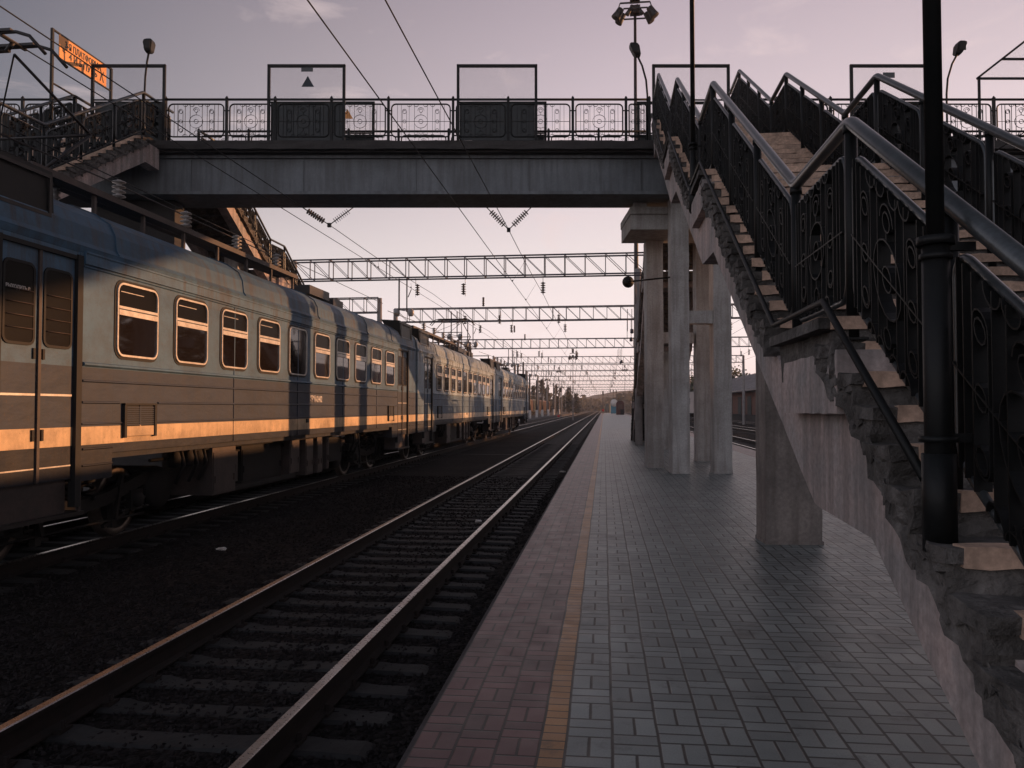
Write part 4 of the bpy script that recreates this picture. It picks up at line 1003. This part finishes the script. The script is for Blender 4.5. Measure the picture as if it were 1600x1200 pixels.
def signal(x,y,h,l,red=False):
    e=empty('railway_signal',(x,y,0),l,'railway signal','railway signals down the line')
    b=MB(); b.lathe((0,0,-.5),[(.08,0),(.07,h+.5),(0,h+.5)],8); b.build('post','steel',e)
    b=MB(); b.box(-.2,.2,-.12,.12,h-.1,h+1.0); b.build('signal_head','black',e)
    if red: b=MB(); b.lathe((0,-.3,1.0),[(0,-.02),(.35,-.02),(.35,.02),(0,.02)],14,'y'); b.build('red_disc','red',e)
signal(-.3,215,5.2,'signal beside the platform end with a red disc on its post',True); signal(3.4,300,7.4,'tall signal above the dark red kiosk'); signal(4.6,305,7.4,'tall signal just right of the kiosk top'); signal(-13.5,120,5.0,'dark signal rising beside the head of the train'); signal(-10.4,190,5.5,'small signal among the posts of the far left platform')
e_=empty('buffer_disc',(-9.4,165,-.4),'low red and white marker beside the rails beyond the train','marker'); b=MB(); b.lathe((0,0,.35),[(0,-.02),(.28,-.02),(.28,.02),(0,.02)],14,'y'); b.build('disc','red',e_); b=MB(); b.box(-.03,.03,0,.04,0,.3); b.build('stake','white',e_)
def crown(n,rx,rz,z0,leaf,seed,conic=False):
    rnd=random.Random(seed); V=[];F=[]
    cl=[]
    for _ in range(max(10,n//22)):
        t=rnd.random(); rr=(math.sin(math.pi*min(.98,t*.85+.12))**.7 if not conic else (1-t)**.7*.9+.1)
        a=rnd.uniform(0,6.28); cl.append((rx*rr*rnd.uniform(.2,.8)*math.cos(a),rx*rr*rnd.uniform(.2,.8)*math.sin(a),z0+rz*t,rx*.42*rnd.uniform(.6,1.2)))
    for i in range(n):
        c=rnd.choice(cl); d=Vector((rnd.gauss(0,1),rnd.gauss(0,1),rnd.gauss(0,1))).normalized()*c[3]*rnd.uniform(.5,1.1)
        p=Vector(c[:3])+d; a=Vector((rnd.gauss(0,1),rnd.gauss(0,1),rnd.gauss(0,1))).normalized(); u=a.orthogonal().normalized(); v=a.cross(u); s=leaf*rnd.uniform(.6,1.4)
        k=len(V); V+= [tuple(p-u*s),tuple(p+v*s*.6),tuple(p+u*s),tuple(p-v*s*.6)]; F.append((k,k+1,k+2,k+3))
    b=MB(); b.add(V,F); return b
def tree(x,y,h,rx,l,m='leaf',seed=1,n=900,pop=True,grp='trees beside the railway'):
    e=empty('poplar_tree' if pop else 'broadleaf_tree',(x,y,-.6),l,'tree',grp)
    b=MB(); b.tube([(0,0,0),(.05,.0,h*.4),(0,.05,h*.85)],.22,7,radii=[1,.7,.2])
    for k in range(6): a=k*1.1; z_=h*(.25+.09*k); b.tube([(0,0,z_),(rx*.6*math.cos(a),rx*.6*math.sin(a),z_+h*.12)],.06,5)
    b.build('trunk','bark',e)
    crown(n,rx,h*(.88 if pop else .72),h*(.12 if pop else .26),.35 if pop else .4,seed,pop).build('crown',m,e)
TP=[(-27,185,15,1.7),(-24,205,13,1.5),(-30,215,17,2.2),(-23,232,18,2.3),(-21,236,15,2.),(-20.5,262,19,2.6),(-18,252,15,1.9),(-15.8,262,16,2.2),(-22,290,14,3),(-14,300,13,3),(-11.5,262,15,2.1),(-9.6,275,12,2),(-33,240,14,3),(-26,270,13,3)]
for i,(x,y,h,rx) in enumerate(TP): tree(x,y,h*.58,rx*.72,ORD[i%13]+' tall narrow poplar in the row beyond the freight wagons, from the left' if i<13 else 'last bushy poplar beyond the freight wagons','leafd',i,1100)
TR=[(24,181,12,4),(30,190,11,5),(22.5,200,9,4),(38,57,9.0,3.),(38.5,66,9.6,3.5),(39,74,11,4),(40,84,14,5.5),(42,93,14,5.5),(44,104,14,6)]  # from the fourth on, trees added to shade the far carriages
for i,(x,y,h,rx) in enumerate(TR): tree(x,y,h,rx,ORD[i]+' round green tree: first three behind the shed, rest added to shade the train','leaf',40+i,1300,False,'trees behind the goods shed')
# wooded strip and hill in the distance
def hills():
    b=MB(); nx,ny=90,10; vs=[]
    rnd=random.Random(9)
    for j in range(ny+1):
        for i in range(nx+1):
            x=-500+1000*i/nx; y=620+60*j; t=j/ny
            h=(7+7*math.exp(-((x-20)/45)**2)+9*math.exp(-((x-120)/90)**2)+5*math.sin(x*.017+1))*math.sin(math.pi*min(1,t*1.0))**.8
            vs.append((x,y,-.7+max(0,h)*1.0+ (rnd.uniform(-.8,1.0) if 0<j<ny else 0)))
    fs=[(j*(nx+1)+i,j*(nx+1)+i+1,(j+1)*(nx+1)+i+1,(j+1)*(nx+1)+i) for j in range(ny) for i in range(nx)]
    b.add(vs,fs,0,True); return b
struct(hills().build('hills','hill'))
def woods():
    rnd=random.Random(12); V=[];F=[]
    for _ in range(900):
        x=rnd.uniform(-170,130); y=rnd.uniform(380,620)
        if abs(x+2)<9 and y<500: continue
        h=rnd.uniform(5,10)*(1.15 if x>8 else 1); rx=rnd.uniform(2,4)
        for k in range(26):
            a=rnd.uniform(0,6.28); t=rnd.random(); r=rx*math.sqrt(max(0,1-(t*1.4-.4)**2))*rnd.uniform(.4,1)
            p=Vector((x+r*math.cos(a),y+r*math.sin(a),-.6+h*t)); s=rnd.uniform(.7,1.5); u=Vector((rnd.gauss(0,1),rnd.gauss(0,1),rnd.gauss(0,1))).normalized(); v=u.orthogonal().normalized()
            q=len(V); V+=[tuple(p-u*s),tuple(p+v*s),tuple(p+u*s),tuple(p-v*s)]; F.append((q,q+1,q+2,q+3))
    b=MB(); b.add(V,F); o=b.build('wood','leafd'); o['kind']='stuff'; o['label']='far wood that closes the view at the horizon'; o['category']='wood'
woods()

# ------------------------------------------------------------------ haze
b=MB(); b.box(-1310,1310,-210,1310,-2.6,40)
m=bpy.data.materials.new('haze'); m.use_nodes=True; m.node_tree.nodes.clear(); hg=G(m.node_tree)
pv=hg.n('ShaderNodeVolumePrincipled'); pv.inputs['Color'].default_value=(.98,.94,.95,1); pv.inputs['Density'].default_value=HAZE; pv.inputs['Anisotropy'].default_value=.3
oo=hg.n('ShaderNodeOutputMaterial'); m.node_tree.links.new(pv.outputs[0],oo.inputs['Volume']); M['haze']=m
ho=b.build('haze','haze'); ho['kind']='stuff'
